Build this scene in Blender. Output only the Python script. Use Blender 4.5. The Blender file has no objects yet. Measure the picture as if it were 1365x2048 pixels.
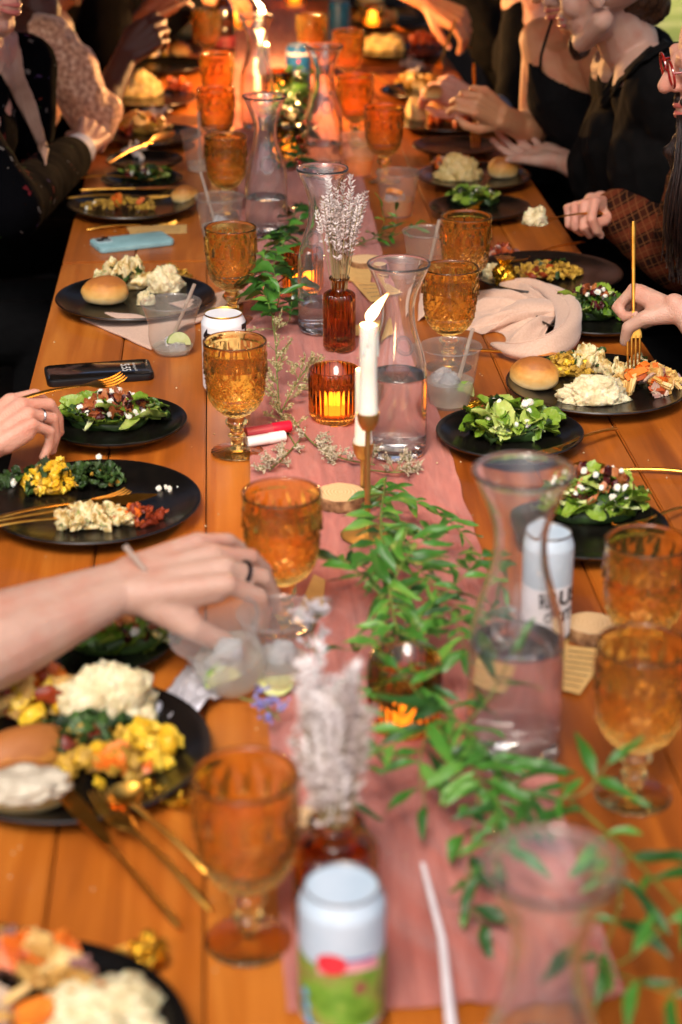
import bpy, bmesh, math, random
import numpy as np
from mathutils import Vector, Matrix, Euler, noise, Quaternion
S = bpy.context.scene
COL = S.collection
random.seed(7)
rnd = random.uniform
TH = 0.75                                   # table top height
# ------------------------------------------------------------ camera
PITCH, YAW, FPX, CH = math.radians(23.4), math.radians(3.75), 3700.0, 0.93
cam_d = bpy.data.cameras.new('camera'); cam = bpy.data.objects.new('camera', cam_d); COL.objects.link(cam)
CF = Vector((math.sin(YAW)*math.cos(PITCH), math.cos(YAW)*math.cos(PITCH), -math.sin(PITCH)))
CR = Vector((math.cos(YAW), -math.sin(YAW), 0)); CU = CR.cross(CF)
CO = Vector((0, 0, TH+CH))
cam.matrix_world = Matrix((( CR.x, CU.x, -CF.x, CO.x), (CR.y, CU.y, -CF.y, CO.y), (CR.z, CU.z, -CF.z, CO.z), (0, 0, 0, 1)))
cam_d.sensor_fit = 'VERTICAL'; cam_d.sensor_height = 36; cam_d.lens = FPX/2048*36
cam_d.clip_start = .05; cam_d.clip_end = 500
cam_d.dof.use_dof = True; cam_d.dof.focus_distance = 2.72; cam_d.dof.aperture_fstop = 3.8
S.camera = cam
# ------------------------------------------------------------ world, sun, exposure
SUN_EL, SUN_AZ = math.radians(52), math.radians(196)       # azimuth measured clockwise from +Y
w = bpy.data.worlds.new('World'); S.world = w; w.use_nodes = True
nt = w.node_tree; bg = nt.nodes['Background']; sky = nt.nodes.new('ShaderNodeTexSky')
sky.sky_type = 'NISHITA'; sky.sun_disc = False; sky.sun_elevation = SUN_EL; sky.sun_rotation = SUN_AZ
sky.dust_density = 4; sky.air_density = .7; sky.ozone_density = .6
nt.links.new(sky.outputs[0], bg.inputs[0]); bg.inputs[1].default_value = .15
sun_d = bpy.data.lights.new('sun', 'SUN'); sun = bpy.data.objects.new('sun', sun_d); COL.objects.link(sun)
sun_d.energy = 2.0; sun_d.angle = math.radians(20); sun_d.color = (1, .92, .84)
sd = Vector((math.sin(SUN_AZ)*math.cos(SUN_EL), math.cos(SUN_AZ)*math.cos(SUN_EL), math.sin(SUN_EL)))
sun.rotation_euler = sd.to_track_quat('Z', 'Y').to_euler()
S.view_settings.view_transform = 'Standard'; S.view_settings.look = 'None'
S.view_settings.gamma = 1; S.view_settings.use_curve_mapping = False; S.view_settings.exposure = .42
cy = S.cycles
cy.max_bounces = 14; cy.transmission_bounces = 14; cy.transparent_max_bounces = 24; cy.glossy_bounces = 5; cy.diffuse_bounces = 3
cy.sample_clamp_indirect = 6; cy.blur_glossy = .6; cy.use_denoising = True
# ------------------------------------------------------------ points from pixels of the photograph (only used to measure real positions)
def ray(px, py):
    return (CF + CR*((px-682.5)/FPX) + CU*((1024-py)/FPX)).normalized()
def P(px, py, z=0.0):                        # point at height z above the table top
    d = ray(px, py); return CO + d*((z-CH)/d.z)
def R(px, py, Y):                            # point at world depth Y
    d = ray(px, py); return CO + d*(Y/d.y)
# ------------------------------------------------------------ object helpers
def T(o, label=None, cat=None, group=None, kind=None):
    if label: o['label'] = label
    if cat: o['category'] = cat
    if group: o['group'] = group
    if kind: o['kind'] = kind
    return o
def empty(name, loc, label, cat, group=None, rot=(0, 0, 0)):
    o = bpy.data.objects.new(name, None); COL.objects.link(o); o.location = loc; o.rotation_euler = rot
    o.empty_display_size = .02
    return T(o, label, cat, group)
def inst(name, me, parent=None, loc=(0, 0, 0), rot=(0, 0, 0), sc=(1, 1, 1)):
    o = bpy.data.objects.new(name, me); COL.objects.link(o); o.location = loc; o.rotation_euler = rot
    o.scale = (sc, sc, sc) if isinstance(sc, (int, float)) else sc
    o.parent = parent
    return o
class MB:
    def __init__(s): s.v = []; s.f = []; s.m = []; s.k = 0
    def add(s, vs, fs, M=None):
        b = len(s.v)
        s.v += [tuple(M @ Vector(p)) for p in vs] if M is not None else [tuple(p) for p in vs]
        s.f += [tuple(i+b for i in f) for f in fs]; s.m += [s.k]*len(fs)
        return s
    def mesh(s, name, mats, sharp=40, smooth=True):
        me = bpy.data.meshes.new(name); me.from_pydata(s.v, [], s.f)
        for x in (mats if isinstance(mats, (list, tuple)) else [mats]): me.materials.append(x)
        me.polygons.foreach_set('material_index', s.m)
        if smooth:
            me.polygons.foreach_set('use_smooth', [True]*len(s.f))
            if sharp: me.set_sharp_from_angle(angle=math.radians(sharp))
        me.update(); return me
    def build(s, name, mats, parent=None, sharp=40, smooth=True, loc=(0, 0, 0)):
        return inst(name, s.mesh(name, mats, sharp, smooth), parent, loc)
    def lathe(s, prof, seg=32, M=None, fn=None, close=False):
        n = len(prof); vs = []
        for i, (r, z) in enumerate(prof):
            for j in range(seg):
                a = 2*math.pi*j/seg; rr = r + (fn(i, a) if fn else 0)
                vs.append((rr*math.cos(a), rr*math.sin(a), z))
        fs = []
        for i in range(n if close else n-1):
            i2 = (i+1) % n
            for j in range(seg):
                k = (j+1) % seg; fs.append((i*seg+j, i*seg+k, i2*seg+k, i2*seg+j))
        if not close:
            if prof[0][0] > 1e-6: fs.append(tuple(range(seg-1, -1, -1)))
            if prof[-1][0] > 1e-6: fs.append(tuple((n-1)*seg+j for j in range(seg)))
        return s.add(vs, fs, M)
    def box(s, a, b, M=None):
        x0, y0, z0 = a; x1, y1, z1 = b
        return s.add([(x0,y0,z0),(x1,y0,z0),(x1,y1,z0),(x0,y1,z0),(x0,y0,z1),(x1,y0,z1),(x1,y1,z1),(x0,y1,z1)],
                     [(0,3,2,1),(4,5,6,7),(0,1,5,4),(1,2,6,5),(2,3,7,6),(3,0,4,7)], M)
    def tube(s, pts, rad, seg=8, M=None, flat=1.0, up=Vector((0, 0, 1))):
        pts = [Vector(p) for p in pts]; n = len(pts)
        rr = rad if isinstance(rad, (list, tuple)) else [rad]*n
        vs = []; prev = None
        for i, p in enumerate(pts):
            t = (pts[min(i+1, n-1)]-pts[max(i-1, 0)]).normalized()
            u = (up if prev is None else prev); x = t.cross(u)
            if x.length < 1e-4: x = t.cross(Vector((1, .3, 0)))
            x.normalize(); y = x.cross(t).normalized(); prev = y
            for j in range(seg):
                a = 2*math.pi*j/seg; vs.append(p + (x*math.cos(a) + y*math.sin(a)*flat)*rr[i])
        fs = [(i*seg+j, (i+1)*seg+j, (i+1)*seg+(j+1) % seg, i*seg+(j+1) % seg)[::-1] for i in range(n-1) for j in range(seg)]
        fs += [tuple(range(seg)), tuple((n-1)*seg+j for j in range(seg))[::-1]]
        return s.add(vs, fs, M)
    def ball(s, c, r, seg=12, M=None, q=None):
        if isinstance(r, (int, float)): r = (r, r, r)
        rows = max(4, seg//2); vs = [(0, 0, 1)]
        for i in range(1, rows):
            t = math.pi*i/rows
            for j in range(seg):
                a = 2*math.pi*j/seg; vs.append((math.sin(t)*math.cos(a), math.sin(t)*math.sin(a), math.cos(t)))
        vs.append((0, 0, -1)); fs = []
        for j in range(seg):
            k = (j+1) % seg; fs.append((0, 1+j, 1+k))
            for i in range(rows-2): fs.append((1+i*seg+j, 1+(i+1)*seg+j, 1+(i+1)*seg+k, 1+i*seg+k))
            fs.append((1+(rows-2)*seg+j, len(vs)-1, 1+(rows-2)*seg+k))
        c = Vector(c); out = []
        for p in vs:
            p = Vector((p[0]*r[0], p[1]*r[1], p[2]*r[2]))
            if q is not None: p = q @ p
            out.append(p+c)
        return s.add(out, fs, M)
    def cone(s, a, b, ra, rb, seg=14):        # closed rounded tapered capsule
        a, b = Vector(a), Vector(b); d = b-a; L = d.length
        if L < 1e-6: return s.ball(a, ra, seg)
        d.normalize(); pr = []
        for i in range(1, 4): t = math.pi/2*(1-i/4); pr.append((-ra*math.sin(t), ra*math.cos(t)))
        pr += [(0, ra), (L, rb)]
        for i in range(1, 4): t = math.pi/2*i/4; pr.append((L+rb*math.sin(t), rb*math.cos(t)))
        x = d.orthogonal().normalized(); y = d.cross(x); vs = []
        for h, r in pr:
            for j in range(seg):
                g = 2*math.pi*j/seg; vs.append(a + d*h + (x*math.cos(g)+y*math.sin(g))*r)
        n = len(pr); fs = [(i*seg+j, i*seg+(j+1) % seg, (i+1)*seg+(j+1) % seg, (i+1)*seg+j) for i in range(n-1) for j in range(seg)]
        vs += [a-d*ra, b+d*rb]
        fs += [(len(vs)-2, (j+1) % seg, j) for j in range(seg)] + [(len(vs)-1, (n-1)*seg+j, (n-1)*seg+(j+1) % seg) for j in range(seg)]
        return s.add(vs, fs)
def remesh(mb, voxel, smooth=4, disp=None):
    me = bpy.data.meshes.new('tmp'); me.from_pydata(mb.v, [], mb.f); o = bpy.data.objects.new('tmp', me); COL.objects.link(o)
    m = o.modifiers.new('r', 'REMESH'); m.mode = 'VOXEL'; m.voxel_size = voxel
    if smooth: q = o.modifiers.new('s', 'SMOOTH'); q.factor = .6; q.iterations = smooth
    dg = bpy.context.evaluated_depsgraph_get(); out = bpy.data.meshes.new_from_object(o.evaluated_get(dg))
    n = len(out.vertices); co = np.empty(n*3); out.vertices.foreach_get('co', co); co = co.reshape(-1, 3)
    if disp:
        no = np.empty(n*3); out.vertices.foreach_get('normal', no); no = no.reshape(-1, 3)
        dd = np.array([disp(Vector(p)) for p in co]); co = co + no*dd[:, None]
    r = MB(); r.v = [tuple(p) for p in co.tolist()]; r.f = [tuple(p.vertices) for p in out.polygons]; r.m = [0]*len(r.f)
    bpy.data.objects.remove(o); bpy.data.meshes.remove(me); bpy.data.meshes.remove(out)
    return r
def frame(x, up=(0, 0, 1), loc=(0, 0, 0)):     # matrix whose X axis is x and Z close to up
    x = Vector(x).normalized(); y = Vector(up).cross(x).normalized(); z = x.cross(y); l = Vector(loc)
    return Matrix(((x.x, y.x, z.x, l.x), (x.y, y.y, z.y, l.y), (x.z, y.z, z.z, l.z), (0, 0, 0, 1)))
# ------------------------------------------------------------ materials
MC = {}
def srgb(h):
    c = [int(h[i:i+2], 16)/255 for i in (0, 2, 4)]; return tuple((x/12.92 if x < .04045 else ((x+.055)/1.055)**2.4) for x in c)
def newmat(name):
    m = bpy.data.materials.new(name); m.use_nodes = True; n = m.node_tree; return m, n, n.nodes['Principled BSDF']
def N(n, t, **k):
    x = n.nodes.new(t)
    for a, b in k.items():
        if a.startswith('i_'): x.inputs[int(a[2:]) if a[2:].isdigit() else a[2:].replace('_', ' ')].default_value = b
        else: setattr(x, a, b)
    return x
def ramp(n, fac, stops):
    r = N(n, 'ShaderNodeValToRGB'); e = r.color_ramp.elements
    while len(e) < len(stops): e.new(.5)
    for q, (p, c) in zip(e, stops): q.position = p; q.color = (*c, 1)
    n.links.new(fac, r.inputs[0]); return r.outputs[0]
def mat(name, cols, rough=.5, metal=0, scale=30, bump=0, bscale=None, trans=0, ior=1.45, sss=0, sheen=0, coat=0, obj=False, spec=.5, detail=4, stretch=None, emit=0):
    """procedural: noise between the given colours (hex or linear), optional bump; obj=True picks the colour per object"""
    if name in MC: return MC[name]
    m, n, b = newmat(name); MC[name] = m
    cols = [srgb(c) if isinstance(c, str) else c for c in (cols if isinstance(cols, list) else [cols])]
    tc = N(n, 'ShaderNodeTexCoord'); src = tc.outputs['Object']
    if stretch:
        mp = N(n, 'ShaderNodeMapping'); mp.inputs['Scale'].default_value = stretch; n.links.new(src, mp.inputs[0]); src = mp.outputs[0]
    nz = N(n, 'ShaderNodeTexNoise', i_Scale=scale, i_Detail=detail); n.links.new(src, nz.inputs['Vector'])
    if len(cols) > 1:
        f = nz.outputs[0]
        if obj:
            oi = N(n, 'ShaderNodeObjectInfo'); mx = N(n, 'ShaderNodeMath', operation='MULTIPLY_ADD', i_1=.75); n.links.new(oi.outputs['Random'], mx.inputs[0])
            m2 = N(n, 'ShaderNodeMath', operation='MULTIPLY_ADD', i_1=.8, i_2=-.28); n.links.new(nz.outputs[0], m2.inputs[0]); n.links.new(m2.outputs[0], mx.inputs[2]); f = mx.outputs[0]
            st = [(i/(len(cols)-1), c) for i, c in enumerate(cols)]
        else: st = [(.32+.36*i/(len(cols)-1), c) for i, c in enumerate(cols)]
        n.links.new(ramp(n, f, st), b.inputs['Base Color'])
    else: b.inputs['Base Color'].default_value = (*cols[0], 1)
    b.inputs['Roughness'].default_value = rough; b.inputs['Metallic'].default_value = metal
    b.inputs['Transmission Weight'].default_value = trans; b.inputs['IOR'].default_value = ior
    b.inputs['Specular IOR Level'].default_value = spec
    if sss: b.inputs['Subsurface Weight'].default_value = sss; b.inputs['Subsurface Radius'].default_value = (.012, .005, .003); b.inputs['Subsurface Scale'].default_value = 1
    if sheen: b.inputs['Sheen Weight'].default_value = sheen
    if coat: b.inputs['Coat Weight'].default_value = coat; b.inputs['Coat Roughness'].default_value = .12
    if emit: b.inputs['Emission Color'].default_value = (*cols[0], 1); b.inputs['Emission Strength'].default_value = emit
    if bump:
        nb = N(n, 'ShaderNodeTexNoise', i_Scale=bscale or scale*2, i_Detail=5); n.links.new(src, nb.inputs['Vector'])
        bp = N(n, 'ShaderNodeBump', i_Strength=min(1, bump), i_Distance=.002*max(1, bump)); n.links.new(nb.outputs[0], bp.inputs['Height']); n.links.new(bp.outputs[0], b.inputs['Normal'])
    return m
def wood_mat(name, c0, c1, c2, rough=.34, coat=.25):
    m, n, b = newmat(name); tc = N(n, 'ShaderNodeTexCoord'); oi = N(n, 'ShaderNodeObjectInfo')
    mp = N(n, 'ShaderNodeMapping'); mp.inputs['Scale'].default_value = (38, 1.6, 38)
    add = N(n, 'ShaderNodeVectorMath', operation='ADD'); sc = N(n, 'ShaderNodeVectorMath', operation='SCALE'); sc.inputs[0].default_value = (3, 17, 5); n.links.new(oi.outputs['Random'], sc.inputs['Scale'])
    n.links.new(tc.outputs['Object'], add.inputs[0]); n.links.new(sc.outputs[0], add.inputs[1]); n.links.new(add.outputs[0], mp.inputs[0])
    g = N(n, 'ShaderNodeTexNoise', i_Scale=1.0, i_Detail=7, i_Roughness=.62, i_Distortion=.6); n.links.new(mp.outputs[0], g.inputs['Vector'])
    mp2 = N(n, 'ShaderNodeMapping'); mp2.inputs['Scale'].default_value = (9, 1.1, 9); n.links.new(add.outputs[0], mp2.inputs[0])
    big = N(n, 'ShaderNodeTexNoise', i_Scale=1.0, i_Detail=3, i_Distortion=1.2); n.links.new(mp2.outputs[0], big.inputs['Vector'])
    mx = N(n, 'ShaderNodeMix'); mx.inputs[0].default_value = .5; n.links.new(g.outputs[0], mx.inputs[2]); n.links.new(big.outputs[0], mx.inputs[3])
    k = N(n, 'ShaderNodeMath', operation='MULTIPLY_ADD', i_1=.17); n.links.new(oi.outputs['Random'], k.inputs[0])
    k2 = N(n, 'ShaderNodeMath', operation='SUBTRACT', i_1=.095); n.links.new(mx.outputs[0], k2.inputs[0]); n.links.new(k2.outputs[0], k.inputs[2])
    col = ramp(n, k.outputs[0], [(.24, tuple(x*.72 for x in srgb(c0))), (.34, srgb(c0)), (.52, srgb(c1)), (.74, srgb(c2))])
    n.links.new(col, b.inputs['Base Color'])
    sm = N(n, 'ShaderNodeTexNoise', i_Scale=14, i_Detail=5); n.links.new(tc.outputs['Object'], sm.inputs['Vector'])
    rr = N(n, 'ShaderNodeMapRange'); rr.inputs['To Min'].default_value = rough-.08; rr.inputs['To Max'].default_value = rough+.16; n.links.new(sm.outputs[0], rr.inputs[0]); n.links.new(rr.outputs[0], b.inputs['Roughness'])
    b.inputs['Coat Weight'].default_value = coat; b.inputs['Coat Roughness'].default_value = .3; b.inputs['Specular IOR Level'].default_value = .4
    bp = N(n, 'ShaderNodeBump', i_Strength=.25, i_Distance=.0006); n.links.new(g.outputs[0], bp.inputs['Height']); n.links.new(bp.outputs[0], b.inputs['Normal'])
    MC[name] = m; return m
def thin_glass(name, tint, refl=1.0, rough=.05, haze=0.0, hazecol=(.8, .8, .8)):
    """thin plastic or thin coloured glass: tinted see-through wall with a fresnel reflection and a little milky scatter"""
    m, n, b = newmat(name); n.nodes.remove(b); out = n.nodes['Material Output']
    tr = N(n, 'ShaderNodeBsdfTransparent'); tr.inputs[0].default_value = (*tint, 1)
    gl = N(n, 'ShaderNodeBsdfGlossy'); gl.inputs['Roughness'].default_value = rough
    lw = N(n, 'ShaderNodeLayerWeight', i_Blend=.5); pw = N(n, 'ShaderNodeMath', operation='POWER', i_1=4.0); n.links.new(lw.outputs['Facing'], pw.inputs[0])
    k = N(n, 'ShaderNodeMath', operation='MULTIPLY_ADD', i_1=.75*refl, i_2=.045*refl); k.use_clamp = True; n.links.new(pw.outputs[0], k.inputs[0])
    src = tr.outputs[0]
    if haze:
        df = N(n, 'ShaderNodeBsdfDiffuse'); df.inputs[0].default_value = (*hazecol, 1); tl = N(n, 'ShaderNodeBsdfTranslucent'); tl.inputs[0].default_value = (*hazecol, 1)
        a = N(n, 'ShaderNodeMixShader', i_0=.5); n.links.new(df.outputs[0], a.inputs[1]); n.links.new(tl.outputs[0], a.inputs[2])
        h = N(n, 'ShaderNodeMixShader', i_0=haze); n.links.new(tr.outputs[0], h.inputs[1]); n.links.new(a.outputs[0], h.inputs[2]); src = h.outputs[0]
    mx = N(n, 'ShaderNodeMixShader'); n.links.new(k.outputs[0], mx.inputs[0]); n.links.new(src, mx.inputs[1]); n.links.new(gl.outputs[0], mx.inputs[2])
    n.links.new(mx.outputs[0], out.inputs[0]); MC[name] = m; return m
def emis(name, col, st):
    m, n, b = newmat(name); b.inputs['Base Color'].default_value = (*col, 1); b.inputs['Emission Color'].default_value = (*col, 1); b.inputs['Emission Strength'].default_value = st
    MC[name] = m; return m
M_wood = wood_mat('table_wood', '834112', 'aa5c1a', 'cb7e30')
M_wood2 = wood_mat('dark_wood', '3a2010', '4c2b15', '60391e', .5, .1)
M_plate = mat('black_stoneware', ['0a0908', '13100d'], rough=.25, scale=60, bump=.05, spec=.6)
M_gold = mat('brushed_gold', ['e09c3a', 'f2b856'], rough=.3, metal=1, scale=80)
M_brass = mat('aged_brass', ['c9a562', 'dab673'], rough=.45, metal=1, scale=40)
M_amber = mat('amber_pressed_glass', (1, .68, .22), rough=.015, trans=.985, ior=1.5)
M_clear = mat('clear_glass', (1, .99, .98), rough=.0, trans=.98, ior=1.46)
M_water = mat('water', (.99, .995, .99), rough=0, trans=1, ior=1.333)
M_votive = mat('amber_ribbed_glass', (1, .40, .06), rough=.03, trans=1, ior=1.46)
M_bottle = mat('brown_ribbed_glass', (.80, .33, .10), rough=.05, trans=1, ior=1.46)
M_plastic = thin_glass('clear_plastic', (.96, .96, .95), 1.0, .08, .10, (1, .97, .93))
M_straw = thin_glass('straw_plastic', (.85, .78, .7), 1, .2, .6, (.8, .7, .6))
M_wax = mat('candle_wax', ['efe6d2', 'f6efe0'], rough=.45, sss=.5, scale=20)
def flame_mat():
    m, n, b = newmat('flame'); n.nodes.remove(b); e = N(n, 'ShaderNodeEmission', i_Strength=30.0); t = N(n, 'ShaderNodeBsdfTransparent'); x = N(n, 'ShaderNodeMixShader')
    lw = N(n, 'ShaderNodeLayerWeight', i_Blend=.5); tc = N(n, 'ShaderNodeTexCoord'); sp = N(n, 'ShaderNodeSeparateXYZ'); n.links.new(tc.outputs['Generated'], sp.inputs[0])
    n.links.new(ramp(n, sp.outputs[2], [(0, (.9, .35, .12)), (.25, (1, .72, .36)), (.8, (1, .62, .24)), (1, (1, .42, .10))]), e.inputs[0])
    mr = N(n, 'ShaderNodeMapRange'); mr.inputs['From Min'].default_value = .30; mr.inputs['From Max'].default_value = 1.0; n.links.new(lw.outputs['Facing'], mr.inputs[0])
    n.links.new(mr.outputs[0], x.inputs[0]); n.links.new(e.outputs[0], x.inputs[1]); n.links.new(t.outputs[0], x.inputs[2]); n.links.new(x.outputs[0], n.nodes['Material Output'].inputs[0]); MC['flame'] = m; return m
M_flame = flame_mat()
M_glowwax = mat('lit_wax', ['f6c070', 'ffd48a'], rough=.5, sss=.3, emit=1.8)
M_ice = mat('ice', (.97, .98, .99), rough=.12, trans=.75, ior=1.31, bump=.5, bscale=90)
# ============================================================ the setting
def struct(name, mb, m, **k): o = mb.build(name, m, **k); o['kind'] = 'structure'; return o
M_ground = mat('ground_soil', ['1d150e', '33271a'], rough=.95, scale=3, bump=.6, bscale=60)
g = MB(); g.add([(-60, -60, 0), (60, -60, 0), (60, 60, 0), (-60, 60, 0)], [(0, 1, 2, 3)]); struct('ground', g, M_ground)
# added unseen boards that darken reflections and the far table, open behind the camera and at the right front
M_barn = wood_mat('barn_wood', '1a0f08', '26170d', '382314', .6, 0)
wall = empty('added_back_wall', (0, 8.4, 0), 'added unseen dark board wall darkening reflections behind the table', 'wall')  # put in out of view as a dark backdrop for reflections
me = MB().box((-.098, -.02, 0), (.098, .02, 3.3)).mesh('board', M_barn)
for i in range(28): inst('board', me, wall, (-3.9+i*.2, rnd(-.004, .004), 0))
me2 = MB().box((-.02, -.098, 0), (.02, .098, 3.3)).mesh('board', M_barn)
lw = empty('added_left_wall', (-3.2, 4.8, 0), 'added unseen dark board wall along the left side of the diners', 'wall')  # likewise added out of view to keep reflections dark
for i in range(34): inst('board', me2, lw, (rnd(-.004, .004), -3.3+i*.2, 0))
blocker = empty('blocker', (0, 4.7, 3.3), 'added unseen board roof over the far half of the table', 'blocker')  # put in overhead, out of view, to shade the far table
me3 = MB().box((-.098, -3.0, 0), (.098, 2.9, .03)).mesh('board', M_barn)
for i in range(36): inst('board', me3, blocker, (-3.2+i*.2, 0, 0))
M_hedge = mat('sunlit_leaves', ['5d7a1e', '93a83a', 'c9c464'], rough=.6, scale=3)
hm = MB()
for i in range(2600):
    c = Vector((rnd(1.7, 5.5)+1.5, rnd(8.7, 10.2)+4, rnd(.1, 2.9)))
    if noise.noise(c*1.3) < -.18: continue
    q = Euler((rnd(0, 6), rnd(0, 6), rnd(0, 6))).to_matrix().to_4x4(); q.translation = c
    s = rnd(.05, .11); hm.add([(-s, 0, 0), (0, -s*.45, 0), (s, 0, 0), (0, s*.45, .01)], [(0, 1, 2, 3)], q)
hed = empty('hedge', (5.0, 13.4, 0), 'sunlit yellow green hedge outdoors behind the person in black', 'hedge')
hm2 = MB(); hm2.f = hm.f; hm2.m = hm.m; hm2.v = [(a-5.0, b-13.4, c) for a, b, c in hm.v]
T(hm2.build('foliage', M_hedge, hed, sharp=0), kind='stuff')
hs = MB()
for i in range(8): hs.cone((-1.7+i*.5, rnd(-.3, .3), 0), (-1.7+i*.5+rnd(-.2, .2), rnd(-.3, .3), 2), .03, .01, 7)
hs.build('trunk', M_barn, hed)
lawn = MB(); lawn.add([(1.75, 7.9, .006), (40, 7.9, .006), (40, 55, .006), (1.75, 55, .006)], [(0, 1, 2, 3)])
struct('lawn', lawn, mat('lawn_grass', ['6f7d2a', 'a3a548', 'd0c078'], rough=.9, scale=4, bump=.8, bscale=90))
# ------------------------------------------------------------ tables
SEAMS = [-.296, -.163, -.030, .112, .268, .418, .547, .671]
def table(y0, y1, label, grp, cuts):
    t = empty('table', (.1875, (y0+y1)/2, 0), label, 'table', grp)
    ox, oy = .1875, (y0+y1)/2
    for a, b in zip(SEAMS[:-1], SEAMS[1:]):
        bm = bmesh.new(); bmesh.ops.create_cube(bm, size=1)
        L = y1-y0-rnd(.000, .006)
        for v in bm.verts: v.co = Vector((v.co.x*(b-a-.0018), v.co.y*L, v.co.z*.034))
        bmesh.ops.bevel(bm, geom=list(bm.edges), offset=.0022, segments=2, affect='EDGES')
        me = bpy.data.meshes.new('plank'); bm.to_mesh(me); bm.free(); me.materials.append(M_wood)
        me.polygons.foreach_set('use_smooth', [True]*len(me.polygons)); me.set_sharp_from_angle(angle=.5)
        o = inst('plank', me, t, ((a+b)/2-ox, 0, TH-.017+rnd(-.0006, 0)))
    ap = MB().box((-.43, (y0-oy)+.06, TH-.13), (-.405, (y1-oy)-.06, TH-.036)).box((.405, (y0-oy)+.06, TH-.13), (.43, (y1-oy)-.06, TH-.036))
    ap.box((-.404, y0-oy+.06, TH-.13), (.404, y0-oy+.085, TH-.036)).box((-.404, y1-oy-.085, TH-.13), (.404, y1-oy-.06, TH-.036)); ap.build('apron', M_wood2, t)
    for sx in (-.37, .37):
        for yy in (y0-oy+.13, y1-oy-.13): MB().lathe([(.022, 0), (.026, .3), (.032, TH-.131)], 12).build('leg', M_wood2, t, loc=(sx, yy, 0))
table(.85, 3.322, 'near plank topped wooden table carrying the pink runner and green garland', 'tables set end to end', 0)
table(3.331, 5.3, 'second plank topped table beyond the joint, blue phone lying on its near end', 'tables set end to end', 0)
table(5.309, 7.3, 'farthest plank topped table at the top of the photo', 'tables set end to end', 0)
# ------------------------------------------------------------ the cloth runner
def runner():
    nx, ny = 56, 900; y0, y1 = 1.165, 7.0; vs = []; fs = []
    for j in range(ny+1):
        y = y0+(y1-y0)*j/ny
        xl = .033+.010*noise.noise(Vector((0, y*1.6, 3)))+.003*noise.noise(Vector((0, y*14, 3)))
        xr = .300+.012*noise.noise(Vector((5, y*1.4, 3)))+.003*noise.noise(Vector((9, y*15, 3)))
        for i in range(nx+1):
            u = i/nx; x = xl+(xr-xl)*u
            h = noise.fractal(Vector((x*34, y*3.2, 0)), 1.0, 2.0, 3)
            h2 = 1-abs(noise.noise(Vector((x*26+2.2*noise.noise(Vector((y*3, x*5, 2))), y*2.0, 7))))*2.2
            z = .0022+.0020*max(-.8, h)+.0044*max(0, h2)**3
            e = min(u, 1-u)
            if e < .03: z += .0018*(noise.noise(Vector((x*5, y*22, 1)))+.4)
            vs.append((x-.165, y-4, max(.0008, z)))
    for j in range(ny):
        for i in range(nx):
            k = j*(nx+1)+i; fs.append((k, k+1, k+nx+2, k+nx+1))
    mb = MB(); mb.add(vs, fs)
    m, n, b = newmat('terracotta_gauze'); tc = N(n, 'ShaderNodeTexCoord')
    mp = N(n, 'ShaderNodeMapping'); mp.inputs['Scale'].default_value = (60, 7, 10); n.links.new(tc.outputs['Object'], mp.inputs[0])
    nz = N(n, 'ShaderNodeTexNoise', i_Scale=1, i_Detail=6, i_Distortion=1.0); n.links.new(mp.outputs[0], nz.inputs['Vector'])
    n.links.new(ramp(n, nz.outputs[0], [(.3, srgb('9c4432')), (.55, srgb('b55a48')), (.75, srgb('c66e5c'))]), b.inputs['Base Color'])
    wv = N(n, 'ShaderNodeTexWave', i_Scale=260, i_Distortion=1.5); n.links.new(tc.outputs['Object'], wv.inputs['Vector'])
    wv.bands_direction = 'X'; w2 = N(n, 'ShaderNodeTexWave', i_Scale=260, i_Distortion=1.5); w2.bands_direction = 'Y'; n.links.new(tc.outputs['Object'], w2.inputs['Vector'])
    ad = N(n, 'ShaderNodeMath', operation='ADD'); n.links.new(wv.outputs[1], ad.inputs[0]); n.links.new(w2.outputs[1], ad.inputs[1])
    a2 = N(n, 'ShaderNodeMath', operation='ADD'); n.links.new(ad.outputs[0], a2.inputs[0]); n.links.new(nz.outputs[0], a2.inputs[1])
    bp = N(n, 'ShaderNodeBump', i_Strength=.6, i_Distance=.0008); n.links.new(a2.outputs[0], bp.inputs['Height']); n.links.new(bp.outputs[0], b.inputs['Normal'])
    b.inputs['Roughness'].default_value = .9; b.inputs['Sheen Weight'].default_value = .25; b.inputs['Specular IOR Level'].default_value = .2
    o = mb.build('table_runner', m, sharp=0, loc=(.165, 4, TH))
    T(o, 'long crinkled terracotta pink gauze runner down the middle of the tables', 'table runner')
runner()
RZ = .004                                   # things on the runner stand this high
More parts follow.
